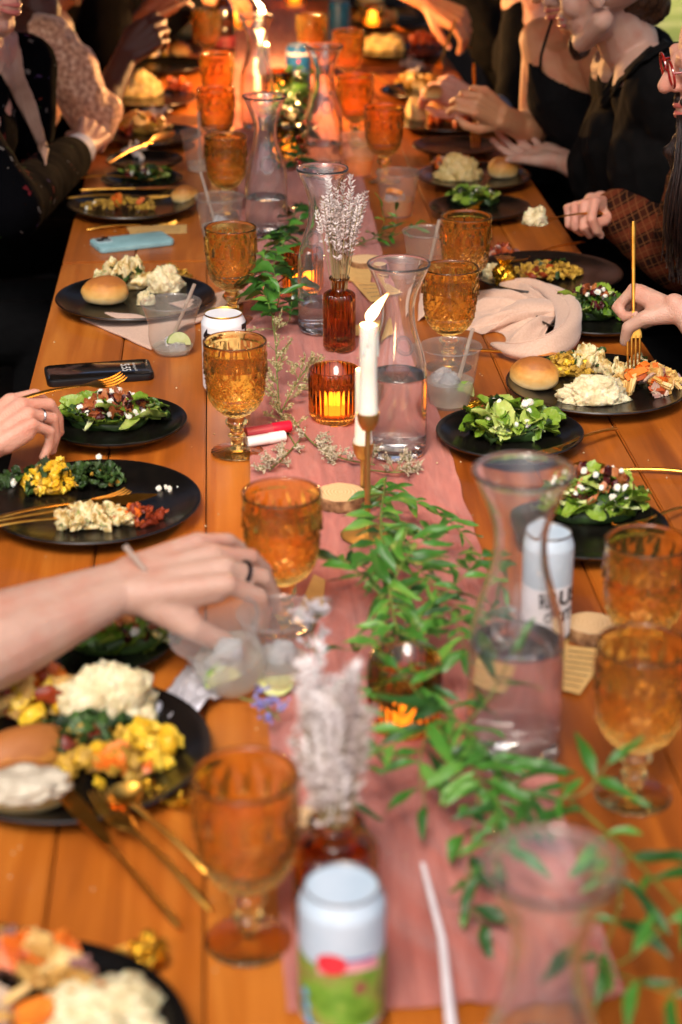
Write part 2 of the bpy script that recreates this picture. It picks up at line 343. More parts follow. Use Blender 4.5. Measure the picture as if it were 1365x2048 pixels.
# ============================================================ glasses, carafes, candles, cans, cups
def spline(pts, n):
    """smooth (r,z) profile through points"""
    pts = [Vector((a, b, 0)) for a, b in pts]; out = []
    P_ = [pts[0]*2-pts[1]]+pts+[pts[-1]*2-pts[-2]]; m = len(pts)-1
    for k in range(n+1):
        t = k/n*m; i = min(int(t), m-1); f = t-i; p0, p1, p2, p3 = P_[i:i+4]
        q = .5*((2*p1)+(p2-p0)*f+(2*p0-5*p1+4*p2-p3)*f*f+(3*p1-p0-3*p2+p3)*f**3); out.append((max(0, q.x), q.y))
    return out
def goblet_meshes():
    seg = 112
    # bowl outer: from stem top (z .058) to rim (.160)
    outer = spline([(.012, .054), (.021, .061), (.031, .074), (.0375, .092), (.0395, .115), (.0405, .140), (.0415, .160)], 78)
    inner = spline([(.0385, .1595), (.0378, .140), (.0365, .115), (.034, .093), (.027, .077), (.015, .068), (0, .0665)], 26)
    nO = len(outer)
    def pat(i, a):
        if i >= nO: return 0
        r, z = outer[i]; u = a/(2*math.pi); v = (z-.054)/.106
        if v > .90 or v < .03: return 0
        if v > .60:                          # tall petals fanning under the rim
            k = u*14; f = abs((k % 1)-.5)*2; hgt = (.90-v)/.30
            w = max(0, 1-abs(f-.5*(1-hgt)-.1)*5)*min(1, hgt*3); w2 = max(0, 1-f*4)*min(1, hgt*1.8)
            return .0030*(w+w2)-.0006
        if v > .30:                          # starbursts in squares
            k = u*11; cx = (k % 1)-.5; cyy = ((v-.30)/.30)-.5
            an = math.atan2(cyy, cx); rad = math.hypot(cx, cyy)
            star = max(0, math.cos(an*8))**3*max(0, 1-rad*1.9)
            dia = max(0, 1-abs(abs(cx)+abs(cyy)-.5)*14)
            return .0036*star+.0024*dia-.0011
        k1 = (u*22+v*9) % 1; k2 = (u*22-v*9) % 1
        return .0030*(1-max(abs(k1-.5), abs(k2-.5))*2)*min(1, v*8)
    b = MB().lathe(outer+[(.0410, .1607), (.0395, .1607)]+inner, seg, fn=pat)
    bowl = b.mesh('bowl', M_amber, sharp=0)
    st = spline([(.006, .0105), (.0085, .014), (.0075, .020), (.0115, .024), (.0118, .027), (.0075, .031), (.0095, .036), (.0145, .042), (.0142, .047), (.0095, .0525), (.0118, .0545)], 46)
    stem = MB().lathe(st, 24, fn=lambda i, a: .0006*math.cos(a*8) if i > 20 else 0).mesh('stem', M_amber, sharp=0)
    ft = [(0, 0.0005), (.030, .0002), (.0335, .0008), (.0345, .0022), (.0335, .0036), (.028, .0052), (.018, .0075), (.010, .0095), (.0055, .0112)]
    foot = MB().lathe(spline(ft[1:], 24), 96, fn=lambda i, a: .0007*math.cos(a*24)*(1 if 4 < i < 20 else 0)).mesh('foot', M_amber, sharp=0)
    return bowl, stem, foot, inner
GB = goblet_meshes()
GW = []
def goblet(rx, ry, label, hgt=.160, fill=None):
    p = P(rx, ry, hgt); e = empty('goblet', (p.x, p.y, TH+(RZ if .03 < p.x < .3 else 0.0003)), label, 'goblet', 'amber pressed glass goblets', (0, 0, rnd(0, 6))); e.scale = (1.035, 1.035, 1.0)
    for nme, me in zip(('bowl', 'stem', 'foot'), GB): inst(nme, me, e)
    if fill:
        if not GW: GW.append(water_mesh(.126, GB[3]))
        inst('water', GW[0], e)
    return e
def carafe_meshes():
    out = [(.030, 0), (.036, .001), (.0395, .006), (.0405, .018), (.0405, .06), (.0403, .105), (.038, .130), (.031, .155), (.0245, .178), (.0218, .198), (.0225, .214), (.028, .234), (.0355, .252), (.0405, .2625)]
    o = spline(out, 60); i_ = []
    inn = [(.0385, .2628), (.0335, .2515), (.0262, .2335), (.0207, .214), (.0200, .198), (.0225, .178), (.0290, .155), (.0360, .130), (.0383, .105), (.0385, .06), (.0383, .022), (.036, .014), (.028, .0105), (0, .010)]
    i_ = spline(inn, 56)
    def fn(i, a):
        if i >= len(o): return 0
        z = o[i][1]
        return .0005*math.sin(a*40)*max(0, 1-abs(z-.010)/.008)
    bd = MB().lathe(o+[(.0418, .2642), (.0415, .2665), (.0398, .2668)]+i_, 72, fn=fn)
    body = bd.mesh('body', M_clear, sharp=0)
    # embossed ring medallion on the shoulder
    md = MB(); pts = []
    for k in range(33):
        a = 2*math.pi*k/32; y = .0125*math.cos(a); z = .142+.0145*math.sin(a)
        r = np.interp(z, [q[1] for q in o], [q[0] for q in o]); pts.append((math.sqrt(max(0, r*r-y*y))+.0002, y, z))
    md.tube(pts, .0011, 6); pts = [(x, y*.78, .142+(z-.142)*.78) for x, y, z in pts]; md.tube([(p[0]+.0004, p[1], p[2]) for p in pts], .0006, 5)
    med = md.mesh('medallion', M_clear, sharp=0)
    return body, med, o, i_
CB = carafe_meshes()
def water_mesh(level, prof, m=None, over=.0003, seg=64):
    zs = [p[1] for p in prof][::-1]; rs = [p[0] for p in prof][::-1]
    pr = []
    z0 = zs[0]
    k = 30
    for i in range(k+1):
        z = z0-.0004+(level-z0)*i/k; pr.append((float(np.interp(z, zs, rs))+over, z))
    pr[0] = (max(.001, pr[1][0]*.9), pr[0][1])
    pr.append((pr[-1][0]-.0012, level-.0006)); pr.append((0.0, level-.0007))
    return MB().lathe([(0, pr[0][1])]+pr, seg).mesh('water', m or M_water, sharp=0)
WM = {}
def carafe(rx, ry, label, level=None, face=-math.pi/2, medal=True, sc=1.0):
    p = P(rx, ry, .266*sc); e = empty('carafe', (p.x, p.y, TH+(RZ if .03 < p.x < .3 else .0003)), label, 'carafe', 'clear glass carafes', (0, 0, face)); e.scale = (sc,)*3
    inst('body', CB[0], e)
    if medal: inst('medallion', CB[1], e)
    if level:
        if level not in WM: WM[level] = water_mesh(level, CB[3])
        inst('water', WM[level], e)
    return e
def flame_mesh(h=.034, r=.0065, lean=.0):
    pr = spline([(.0006, 0), (r*.75, h*.14), (r, h*.33), (r*.72, h*.6), (r*.3, h*.84), (.0002, h)], 20)
    mb = MB().lathe(pr, 14); mb.v = [(x+lean*(z/h)**1.6*h+.0, y, z) for x, y, z in mb.v]; return mb.mesh('flame', M_flame, sharp=0)
FL = [flame_mesh(lean=.62), flame_mesh(lean=-.7), flame_mesh(h=.016, r=.0045, lean=.1), flame_mesh(h=.030, lean=.15)]
M_wick = mat('wick', '15100c', rough=.9)
def lamp(e, loc, power, r=.012):
    d = bpy.data.lights.new('candle_light', 'POINT'); d.energy = power; d.color = (1, .50, .17); d.shadow_soft_size = r
    o = bpy.data.objects.new('candle_light', d); COL.objects.link(o); o.parent = e; o.location = loc
def taper(base, h0, h1, label, lit=True, fl=0, power=.5, stem=True, r=.0112, drip=False):
    """brass holder: disc base, thin stem, cup at h0; candle from h0 to h1 stands in it (its own object)"""
    x, y = base.x, base.y; z = TH+(RZ if .03 < x < .3 else 0)
    hld = empty('candle_holder', (x, y, z), 'thin brass candlestick '+label[0], 'candlestick', 'brass candlesticks')
    MB().lathe(spline([(.030, .0003), (.0325, .0015), (.031, .003), (.012, .0045), (.004, .0065)], 16), 40).build('base', M_brass, hld)
    MB().lathe([(.0036, .006), (.0034, h0*.5), (.0034, h0-.019)], 14).build('stem', M_brass, hld)
    cup = [(.004, h0-.02), (.008, h0-.018), (.0118, h0-.010), (.0136, h0+.001), (.0136, h0+.003), (.0122, h0+.003), (.011, h0-.008), (.0, h0-.010)]
    MB().lathe(cup, 26).build('cup', M_brass, hld)
    c = empty('taper_candle', (x, y, z+h0-.0095), label[1], 'candle', 'tall taper candles'); H = h1-h0+.0095
    pr = [(r*.92, 0), (r*1.0, .01), (r*1.12, .0125), (r*1.15, .016), (r*.98, .021), (r*.95, H*.5), (r*.92, H-.008), (r*.85, H-.002), (r*.6, H-.001), (r*.3, H-.004), (0.0, H-.005)]
    mb = MB().lathe(pr, 30, fn=lambda i, a: r*.05*noise.noise(Vector((math.cos(a)*1.5, math.sin(a)*1.5, i))))
    mb.build('wax', M_wax, c, sharp=50)
    dr = MB()
    for k in range(4):
        a = rnd(0, 6.28); L = rnd(.01, .035 if not drip else .07)
        dr.tube([(math.cos(a)*r*.86, math.sin(a)*r*.86, H-.003), (math.cos(a)*r*.96, math.sin(a)*r*.96, H-.010-L*.3), (math.cos(a)*r*.97, math.sin(a)*r*.97, H-.010-L)], [.0014, .0018, .0022], 7)
    dr.build('wax_drip', M_wax, c)
    MB().tube([(0, 0, H-.006), (.0005, 0, H), (.002, 0, H+.005)], .0008, 6).build('wick', M_wick, c)
    if lit:
        inst('flame', FL[fl], c, (.001, 0, H+.001), (0, 0, YAW*-1)); lamp(c, (0, 0, H+.022), power)
    return hld, c
def votive_meshes():
    H = .078
    n = 30
    def fn(i, a): return .0019*abs(math.cos(a*n/2))**.7 if 2 <= i <= 13 else 0
    o = [(.026, 0), (.028, .002), (.0285, .008), (.0335, .0115), (.0345, .016)]+[(.0345+.0001*k, .02+k*.006) for k in range(8)]+[(.0352, .070), (.0350, H-.001), (.0345, H)]
    i_ = [(.0325, H), (.0325, .020), (.031, .012), (0, .011)]
    me = MB().lathe(o+i_, 180, fn=fn).mesh('glass', M_votive, sharp=0)
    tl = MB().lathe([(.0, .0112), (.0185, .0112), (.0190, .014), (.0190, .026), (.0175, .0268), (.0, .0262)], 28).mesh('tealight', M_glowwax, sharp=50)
    return me, tl
VM = votive_meshes()
def votive(p, label, power=.25, lit=True, sc=1.0):
    e = empty('votive_holder', (p.x, p.y, TH+(RZ if .03 < p.x < .3 else 0)), label, 'votive', 'amber ribbed votive holders'); e.scale = (sc,)*3
    inst('glass', VM[0], e, rot=(0, 0, rnd(0, 6)))
    c = empty('tealight', (p.x, p.y, e.location.z), 'tealight in the '+' '.join(label.split()[:12]), 'tealight', 'tealights in the votives'); c.scale = (sc,)*3
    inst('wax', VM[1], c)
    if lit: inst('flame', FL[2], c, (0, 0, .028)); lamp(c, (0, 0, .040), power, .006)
    return e
def bud_vase(p, label, h=.112, r=.0245, tilt=0):
    e = empty('bud_vase', (p.x, p.y, TH+(RZ if .03 < p.x < .3 else 0)), label, 'vase', 'brown ribbed bud vases')
    n = 26
    pr = [(r*.9, 0), (r*.97, .002), (r, .006), (r, h*.3), (r, h*.72), (r*.97, h*.76), (r*.8, h*.79), (r*.55, h*.815), (r*.47, h*.84), (r*.47, h*.94), (r*.66, h*.965), (r*.68, h*.985), (r*.62, h)]
    i_ = [(r*.42, h), (r*.40, h*.84), (r*.8, h*.75), (r*.88, h*.7), (r*.88, .01), (0, .008)]
    MB().lathe(pr+i_, 156, fn=lambda i, a: .0015*abs(math.cos(a*n/2)) if 2 <= i <= 6 else 0).build('glass', M_bottle, e, sharp=0)
    return e
# --------------------------------- cans
M_alu = mat('can_aluminium', ['8f8b86', 'a8a39d'], rough=.34, metal=1)
M_hole = mat('dark_opening', '050505', rough=.8)
M_ink = mat('black_print', '16141a', rough=.45)
def text_on(e, s, size, r, z, az, m, name='lettering', bold=0, rotate=0, squash=1):
    """flat print wrapped on a cylinder of radius r"""
    cu = bpy.data.curves.new(name, 'FONT'); cu.body = s; cu.size = size; cu.align_x = 'CENTER'; cu.align_y = 'CENTER'; cu.offset = bold; cu.resolution_u = 3; cu.extrude = 0
    o = bpy.data.objects.new(name, cu); COL.objects.link(o); dg = bpy.context.evaluated_depsgraph_get()
    me = bpy.data.meshes.new_from_object(o.evaluated_get(dg)); bpy.data.objects.remove(o)
    bm = bmesh.new(); bm.from_mesh(me); bmesh.ops.triangulate(bm, faces=bm.faces)
    bmesh.ops.subdivide_edges(bm, edges=[q for q in bm.edges if q.calc_length() > size*.25], cuts=2); bm.to_mesh(me); bm.free()
    for v in me.vertices:
        x, y = v.co.x, v.co.y*squash
        if rotate: x, y = x*math.cos(rotate)-y*math.sin(rotate), x*math.sin(rotate)+y*math.cos(rotate)
        a = az+x/r; v.co = Vector(((r+.0003)*math.cos(a), (r+.0003)*math.sin(a), z+y))
    me.materials.clear(); me.materials.append(m); return inst(name, me, e)
def patch_on(e, name, r, m, f, n=(26, 26), off=.0002):
    """curved printed patch: f(u,v)->(angle,z)"""
    mb = MB(); vs = []
    for j in range(n[1]+1):
        for i in range(n[0]+1):
            a, z = f(i/n[0], j/n[1]); vs.append(((r+off)*math.cos(a), (r+off)*math.sin(a), z))
    fs = [(j*(n[0]+1)+i, j*(n[0]+1)+i+1, (j+1)*(n[0]+1)+i+1, (j+1)*(n[0]+1)+i) for j in range(n[1]) for i in range(n[0])]
    mb.add(vs, fs); return mb.build(name, m, e, sharp=0)
def can(top, label, body_m, lid_m, r=.033, H=.122, face=-math.pi/2, grp='drink cans on the table'):
    p = P(top[0], top[1], H); e = empty('drink_can', (p.x, p.y, TH+(RZ if .03 < p.x < .3 else .0003)), label, 'can', grp, (0, 0, face))
    pr = spline([(r*.72, 0), (r*.80, .001), (r*.84, .003), (r*.985, .010), (r, .013)], 10)+[(r, .05), (r, H-.018)]+spline([(r, H-.017), (r*.985, H-.013), (r*.86, H-.0035), (r*.835, H-.0015)], 10)
    MB().lathe(pr, 56).build('body', body_m, e, sharp=60)
    rim = [(r*.83, H-.0022), (r*.858, H-.001), (r*.86, H+.0003), (r*.845, H+.0010), (r*.825, H+.0002), (r*.80, H-.006), (r*.77, H-.0075), (r*.73, H-.0062), (0, H-.0060)]
    MB().lathe(rim, 48).build('lid', lid_m, e, sharp=60)
    t = MB()
    for k, rr in enumerate((.0075,)):
        pts = [(.004+.0095*math.cos(a)*1.0-.004, .0078*math.sin(a), H-.0036) for a in [2*math.pi*i/20 for i in range(21)]]
        t.tube(pts, .0011, 6)
    t.box((-.004, -.0048, H-.0046), (.004, .0048, H-.0034)); t.build('ring_pull', lid_m, e)
    o = MB(); o.add([(-.0135+.0095*math.cos(a)-.001, .0105*math.sin(a), H-.00575) for a in [2*math.pi*i/20 for i in range(20)]], [tuple(range(20))]).build('mouth_opening', M_hole, e, smooth=False)
    return e
# --------------------------------- plastic cups
def cup_mesh(r0, r1, H, rnd_=False, seg=56):
    if rnd_: pr = spline([(r0*.62, 0), (r0*.8, .002), (r0*1.02, .014), (r0*1.10, .030), (r0*1.10, H*.6), (r1*.99, H*.95), (r1, H)], 34)
    else: pr = [(r0*.93, .003), (r0*.95, 0), (r0, .001), (r0*1.01, .006)]+[(r0+(r1-r0)*t, H*t) for t in (.2, .35, .5, .51, .65, .8, .93)]+[(r1, H)]
    rim = [(r1+.0016, H+.0004), (r1+.0022, H-.0010), (r1+.0012, H-.0024)]
    return MB().lathe(([(0, .0035)] if not rnd_ else [(0, .001)])+pr+rim, seg).mesh('cup_wall', M_plastic, sharp=35), pr
def plastic_cup(rx, ry, label, r0, r1, H, rounded=False, straw=None, drink=None, ice=0, citrus=None, tilt=None, loc=None, fill=.4):
    p = loc or P(rx, ry, H); e = empty('plastic_cup', (p.x, p.y, (TH+(RZ if .03 < p.x < .3 else .0003)) if loc is None else loc.z), label, 'plastic cup', 'clear plastic cups')
    if tilt: e.rotation_euler = tilt
    me, pr = cup_mesh(r0, r1, H, rounded); inst('cup_wall', me, e)
    EM = Matrix.LocRotScale(e.location, e.rotation_euler, None)
    if drink:
        lv = [(0, .004)]+[(max(.001, float(np.interp(z, [q[1] for q in pr], [q[0] for q in pr]))-.0008), z) for z in [.0045+(H*fill-.0045)*k/12 for k in range(13)]]+[(0, H*fill)]
        inst('drink', MB().lathe(lv, 40).mesh('drink', drink, sharp=40), e)
    rin = float(np.interp(H*fill, [q[1] for q in pr], [q[0] for q in pr]))
    for k in range(ice):
        s = rnd(.009, .013); mb = MB().box((-s, -s, -s), (s, s, s)); bm = bmesh.new(); me2 = mb.mesh('t', M_ice); bm.from_mesh(me2); bmesh.ops.bevel(bm, geom=list(bm.edges), offset=s*.25, segments=2, affect='EDGES'); bm.to_mesh(me2); bm.free()
        a = rnd(0, 6.28); d = rnd(0, rin*.5); T(inst('ice_cube', me2, None, EM @ Vector((d*math.cos(a), d*math.sin(a), H*fill+rnd(-.006, .007))), (rnd(0, 3), rnd(0, 3), rnd(0, 3))), 'ice cube in the '+' '.join(label.split()[:12]), 'ice cube', 'ice cubes in the '+label[:60])
    if citrus:
        m1, m2, pos, rot = citrus
        q = empty('lime_wedge' if 'lime' in m1 else 'orange_slice', EM @ Vector(pos), ('green lime wedge' if 'lime' in m1 else 'orange slice')+' in the '+' '.join(label.split()[:11]), 'fruit slice', None, (EM.to_3x3() @ Euler(rot).to_matrix()).to_euler())
        R_ = .021 if 'orange' in m1 else .019
        w1 = MB(); w1.add([(0, 0, -.004), (0, 0, .004)]+[(R_*math.cos(a), R_*math.sin(a), s*.004) for s in (-1, 1) for a in [math.pi*k/12 for k in range(13)]],
            [(0, 2+k+1, 2+k) for k in range(12)]+[(1, 15+k, 15+k+1) for k in range(12)]); inst('pulp', w1.mesh('pulp', MC[m2]), q)
        w2 = MB(); w2.add([(R_*math.cos(a), R_*math.sin(a), s*.0044) for s in (-1, 1) for a in [math.pi*k/12 for k in range(13)]], [(k, k+1, 13+k+1, 13+k) for k in range(12)]); inst('rind', w2.mesh('rind', MC[m1]), q)
    if straw:
        a, b = straw; s = MB().tube([a, b], .0030, 10).mesh('straw', M_straw, sharp=40)
        o = inst('straw', s, None, e.location, e.rotation_euler); T(o, straw_label(label), 'straw', 'paper coloured straws')
    return e
def straw_label(l): return 'beige drinking straw standing in the '+' '.join(l.split()[:10])
mat('lime_rind', ['6c9c1c', '8fbe30'], rough=.4); mat('lime_pulp', ['c3cf7a', 'dde3a4'], rough=.35, sss=.2, scale=80)
mat('orange_rind', ['d97410', 'ee9322'], rough=.45); mat('orange_pulp', ['e88a1c', 'f3ab3e'], rough=.35, sss=.2, scale=80)
# ============================================================ plates, cutlery, food
M_lett = mat('lettuce', ['2c4a0d', '5b7d1e', '839c36', 'b6c070'], rough=.38, obj=True, scale=40, bump=.6, bscale=160, sss=.15, detail=3)
M_kale = mat('dark_greens', ['16260c', '2c451a', '4b6a2c'], rough=.45, scale=60, bump=.7, obj=True)
M_cheese = mat('white_cheese', ['e3dac6', 'f3eee2'], rough=.6, sss=.3, scale=60, bump=.5)
M_nut = mat('candied_nut', ['6b2f14', '96502a', 'b8753f'], rough=.4, scale=90, bump=.9, obj=True)
M_cran = mat('dried_cranberry', ['22060a', '3f0c10', '5c1414'], rough=.28, scale=120, bump=.8, obj=True)
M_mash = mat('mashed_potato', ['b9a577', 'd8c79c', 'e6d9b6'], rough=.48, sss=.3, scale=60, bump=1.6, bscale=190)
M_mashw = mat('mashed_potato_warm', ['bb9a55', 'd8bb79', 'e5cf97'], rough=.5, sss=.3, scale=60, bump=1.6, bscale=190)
M_stuff = mat('stuffing_crumb', ['6b4713', '9c7420', 'c79d35', '8a6a2a'], rough=.6, scale=90, bump=1.0, bscale=220, obj=True)
M_yell = mat('yellow_squash', ['c99312', 'e3b62a', 'eccb52'], rough=.4, scale=70, bump=.5, obj=True, sss=.2)
M_carrot = mat('roast_carrot', ['b04a10', 'd9691c', 'e58530'], rough=.4, scale=60, bump=.4, obj=True, sss=.2)
M_pot = mat('roast_potato', ['b0803a', 'd0a45c', 'e2c384'], rough=.42, scale=60, bump=.6, obj=True, sss=.2)
M_onion = mat('roast_onion', ['5e2a2c', 'a2786a', 'd6c3a6'], rough=.35, scale=30, obj=True, sss=.2)
M_chick = mat('herbed_chicken', ['8c6a2e', 'c4a768', 'e2d0a2', '7c8038'], rough=.45, scale=55, bump=.8, bscale=120, sss=.25)
M_red = mat('roast_meat', ['5f1c0c', '8e3516', 'b85a28'], rough=.4, scale=60, bump=.7, obj=True)
M_gravy = mat('smeared_sauce', ['8f8a70', 'b8ae8a'], rough=.3, scale=50, bump=.3)
def bread_mat():
    m, n, b = newmat('bread_crust'); tc = N(n, 'ShaderNodeTexCoord'); sx = N(n, 'ShaderNodeSeparateXYZ'); n.links.new(tc.outputs['Generated'], sx.inputs[0])
    nz = N(n, 'ShaderNodeTexNoise', i_Scale=6, i_Detail=5); n.links.new(tc.outputs['Generated'], nz.inputs['Vector'])
    k = N(n, 'ShaderNodeMath', operation='MULTIPLY_ADD', i_1=.35); n.links.new(nz.outputs[0], k.inputs[0]); n.links.new(sx.outputs[2], k.inputs[2])
    n.links.new(ramp(n, k.outputs[0], [(.25, srgb('e6cf9c')), (.55, srgb('dcae62')), (.85, srgb('c78436')), (1.1, srgb('a3622a'))]), b.inputs['Base Color'])
    b.inputs['Roughness'].default_value = .5; b.inputs['Subsurface Weight'].default_value = .2; b.inputs['Subsurface Radius'].default_value = (.01, .006, .003)
    n2 = N(n, 'ShaderNodeTexNoise', i_Scale=40, i_Detail=4); n.links.new(tc.outputs['Generated'], n2.inputs['Vector']); bp = N(n, 'ShaderNodeBump', i_Strength=.35, i_Distance=.003); n.links.new(n2.outputs[0], bp.inputs['Height']); n.links.new(bp.outputs[0], b.inputs['Normal'])
    MC['bread'] = m; return m
M_bread = bread_mat()
M_crumb = mat('bread_inside', ['a89a84', 'cbbfa8'], rough=.8, scale=70, bump=1.0, bscale=110)
# ---------------- plates
PM = {}
def plate(c, r, label, grp, tilt=(0, 0), lift=0):
    key = round(r, 3)
    if key not in PM:
        pr = [(0, .0035), (r*.60, .0035), (r*.68, .0045), (r*.80, .0085), (r*.93, .0145), (r*.985, .0185), (r, .0205), (r*.993, .0222), (r*.975, .0222), (r*.92, .0185), (r*.80, .0128), (r*.66, .0082), (r*.5, .0072), (0, .0068)]
        ft = [(r*.58, .0036), (r*.575, 0), (r*.545, 0), (r*.54, .0036)]
        a = MB().lathe(pr, 96); b = MB().lathe(ft, 64); a.add(b.v, b.f); PM[key] = a.mesh('dish', M_plate, sharp=60)
    p = P(c[0], c[1], .021); e = empty('plate', (p.x, p.y, TH+.0004+lift), label, 'plate', grp, (tilt[0], tilt[1], rnd(0, 6)))
    inst('dish', PM[key], e); return Vector((p.x, p.y, TH+.0075+lift))
DP = 'black dinner plates'; SP = 'small black salad plates'
# ---------------- piece meshes (shared)
def leafy(seed, L=.05, W=.03, ruff=.35, curl=.5):
    random.seed(seed); nx, ny = 9, 7; vs = []; fs = []
    for j in range(ny+1):
        for i in range(nx+1):
            u = i/nx; v = j/ny*2-1
            wd = W*math.sin(math.pi*min(1, .12+u*.83))**.7*(1+.25*noise.noise(Vector((u*6, v*2, seed))))
            x = (u-.5)*L; y = v*wd*.5
            z = ruff*.012*noise.noise(Vector((u*9, v*6, seed)))*abs(v)*2 + curl*(y*y)/W*1.0+.012*curl*math.sin(u*3+seed)
            vs.append((x, y, z))
    for j in range(ny):
        for i in range(nx): k = j*(nx+1)+i; fs.append((k, k+1, k+nx+2, k+nx+1))
    m = MB().add(vs, fs); return m
LEAFS = [leafy(s, L=.052+.012*(s % 3), W=.030+.008*(s % 2), ruff=1.0, curl=.5+.25*(s % 3)).mesh('lettuce_leaf', M_lett, sharp=0) for s in range(6)]
KALES = [leafy(s+20, L=.030, W=.020, ruff=1.4, curl=.9).mesh('greens_leaf', M_kale, sharp=0) for s in range(4)]
RIB = [leafy(s+40, L=.045, W=.016, ruff=.5, curl=.3).mesh('lettuce_rib', mat('pale_lettuce_rib', ['b7c46a', 'dfe2b4'], rough=.4, sss=.2, scale=40), sharp=0) for s in range(2)]
def lump(seed, r, amp=.4, f=1.3, n=2, sc=(1, 1, 1)):
    bm = bmesh.new(); bmesh.ops.create_icosphere(bm, subdivisions=n, radius=1)
    for v in bm.verts:
        k = 1+amp*noise.fractal(v.co*f+Vector((seed*7.1, 0, 0)), 1, 2, 3)
        v.co = Vector((v.co.x*sc[0], v.co.y*sc[1], v.co.z*sc[2]))*k*r
    mb = MB(); mb.v = [tuple(v.co) for v in bm.verts]; mb.f = [tuple(v.index for v in f.verts) for f in bm.faces]; mb.m = [0]*len(mb.f); bm.free(); return mb
def chunk(seed, r, sc):
    bm = bmesh.new(); bmesh.ops.create_cube(bm, size=2); bmesh.ops.bevel(bm, geom=list(bm.edges), offset=.35, segments=2, affect='EDGES')
    for v in bm.verts:
        k = 1+.25*noise.noise(v.co*.9+Vector((seed*5.3, 0, 0))); v.co = Vector((v.co.x*sc[0], v.co.y*sc[1], v.co.z*sc[2]))*k*r
    mb = MB(); mb.v = [tuple(v.co) for v in bm.verts]; mb.f = [tuple(v.index for v in f.verts) for f in bm.faces]; mb.m = [0]*len(mb.f); bm.free(); return mb
def meshes(name, m, gen, n): return [gen(i).mesh(name, m, sharp=50) for i in range(n)]
CHEESE = meshes('cheese_crumb', M_cheese, lambda i: chunk(i, .0052, (1, .85, .8)), 4)
NUTS = meshes('walnut_piece', M_nut, lambda i: lump(i, .0068, .9, 1.6, 2, (1.3, .8, .6)), 4)
CRANS = meshes('cranberry', M_cran, lambda i: lump(i+9, .0062, .8, 1.9, 2, (1.2, .85, .7)), 4)
CRUMBS = meshes('stuffing_crumb', M_stuff, lambda i: lump(i+3, .0072, .9, 1.7, 2, (1.1, 1, .8)), 5)
YELS = meshes('squash_piece', M_yell, lambda i: lump(i+5, .0090, .7, 1.7, 2, (1.1, 1, .8)), 4)
CARS = meshes('carrot_piece', M_carrot, lambda i: chunk(i+2, .0115, (1.5, .7, .55)), 3)
POTS = meshes('potato_slice', M_pot, lambda i: chunk(i+4, .0115, (1.35, 1.0, .34)), 4)
ONIS = meshes('onion_piece', M_onion, lambda i: chunk(i+7, .0100, (1.4, .9, .35)), 3)
CHICKS = meshes('chicken_piece', M_chick, lambda i: lump(i+11, .0150, .8, 1.3, 3, (1.2, .9, .7)), 4)
MEATS = meshes('meat_piece', M_red, lambda i: lump(i+13, .0120, .8, 1.4, 2, (1.3, .8, .6)), 4)
def heap(name, label, cat, c, rx, ry, h, spec, rot=0, seed=0, grp=None, flatten=True, base=None):
    """a mound of separate pieces: spec = [(meshes, count, size, spread, level)]"""
    random.seed(seed+101); e = empty(name, c, label, cat, grp, (0, 0, rot))
    if base:                                # what the mound is heaped over: the same food packed beneath
        inst(base[0], lump(seed, 1, .25, 1.2, 3, (rx*.82, ry*.82, h*.5)).mesh(base[0], base[1], sharp=0), e, (0, 0, h*.18))
    for ms, cnt, size, spread, lvl in spec:
        for k in range(cnt):
            a = rnd(0, 6.283); d = math.sqrt(rnd(0, 1))*spread
            x, y = rx*d*math.cos(a), ry*d*math.sin(a)
            z = h*(1-min(1, d)**2)*(.55+.45*lvl)*rnd(.75, 1.05)+.004
            me = ms[k % len(ms)]
            leafish = me.name.startswith(('lettuce', 'greens'))
            r = (rnd(-.55, .55), rnd(-.6, .35), rnd(0, 6.28)) if leafish else (rnd(0, 6), rnd(0, 6), rnd(0, 6))
            inst(me.name.split('.')[0], me, e, (x, y, z+(.004 if leafish else 0)), r, size*rnd(.75, 1.25))
    return e
def salad(label, c, rx, ry, h=.03, seed=0, nuts=16, leaves=26, rot=0, cheese=16, crans=14, kale=6):
    return heap('salad', label, 'salad', c, rx, ry, h, [(KALES, kale, 1.0, .95, .3), (LEAFS, int(leaves*1.3), .66, .92, .45), (RIB, max(3, leaves//4), .8, .85, .6), (NUTS, int(nuts*1.4), 1, .72, 1.5), (CRANS, int(crans*1.4), 1, .82, 1.45), (CHEESE, int(cheese*1.5), .78, .78, 1.7)], rot, seed, 'salads on the small plates', base=('packed_greens', M_kale))
def mash(label, c, rx, ry, h, rot=0, seed=0, m=None, grp='mounds of mashed potato'):
    bm = bmesh.new(); bmesh.ops.create_icosphere(bm, subdivisions=5, radius=1); s = Vector((seed*11.3, 2, 1))
    for v in bm.verts:
        d = v.co.copy(); k = 1+.30*noise.noise(d*1.5+s)+.20*noise.noise(d*3.4+s)+.20*abs(noise.noise(d*7+s))+.12*noise.noise(d*15+s)
        z = d.z*h*k
        v.co = Vector((d.x*rx*k, d.y*ry*k, max(z, -.001+.0005*d.z)))
    mb = MB(); mb.v = [tuple(v.co) for v in bm.verts]; mb.f = [tuple(v.index for v in f.verts) for f in bm.faces]; mb.m = [0]*len(mb.f); bm.free()
    o = mb.build('mashed_potato', m or M_mash, None, sharp=0, loc=c); o.rotation_euler.z = rot; return T(o, label, 'mashed potato', grp)
def roll(label, c, rx, ry, h, rot=0, tilt=0, bitten=False, seed=0):
    mb = lump(seed, 1, .07, .9, 4); vs = []
    for x, y, z in mb.v:
        z2 = z*h*.62+h*.38 if z > -.55 else (-.55*h*.62+h*.38)+(z+.55)*.004
        vs.append((x*rx, y*ry, z2))
    mb.v = vs; o = mb.build('bread_roll', M_bread, None, sharp=0, loc=c); o.rotation_euler = (tilt, 0, rot); return T(o, label, 'bread roll', 'bread rolls on the plates')
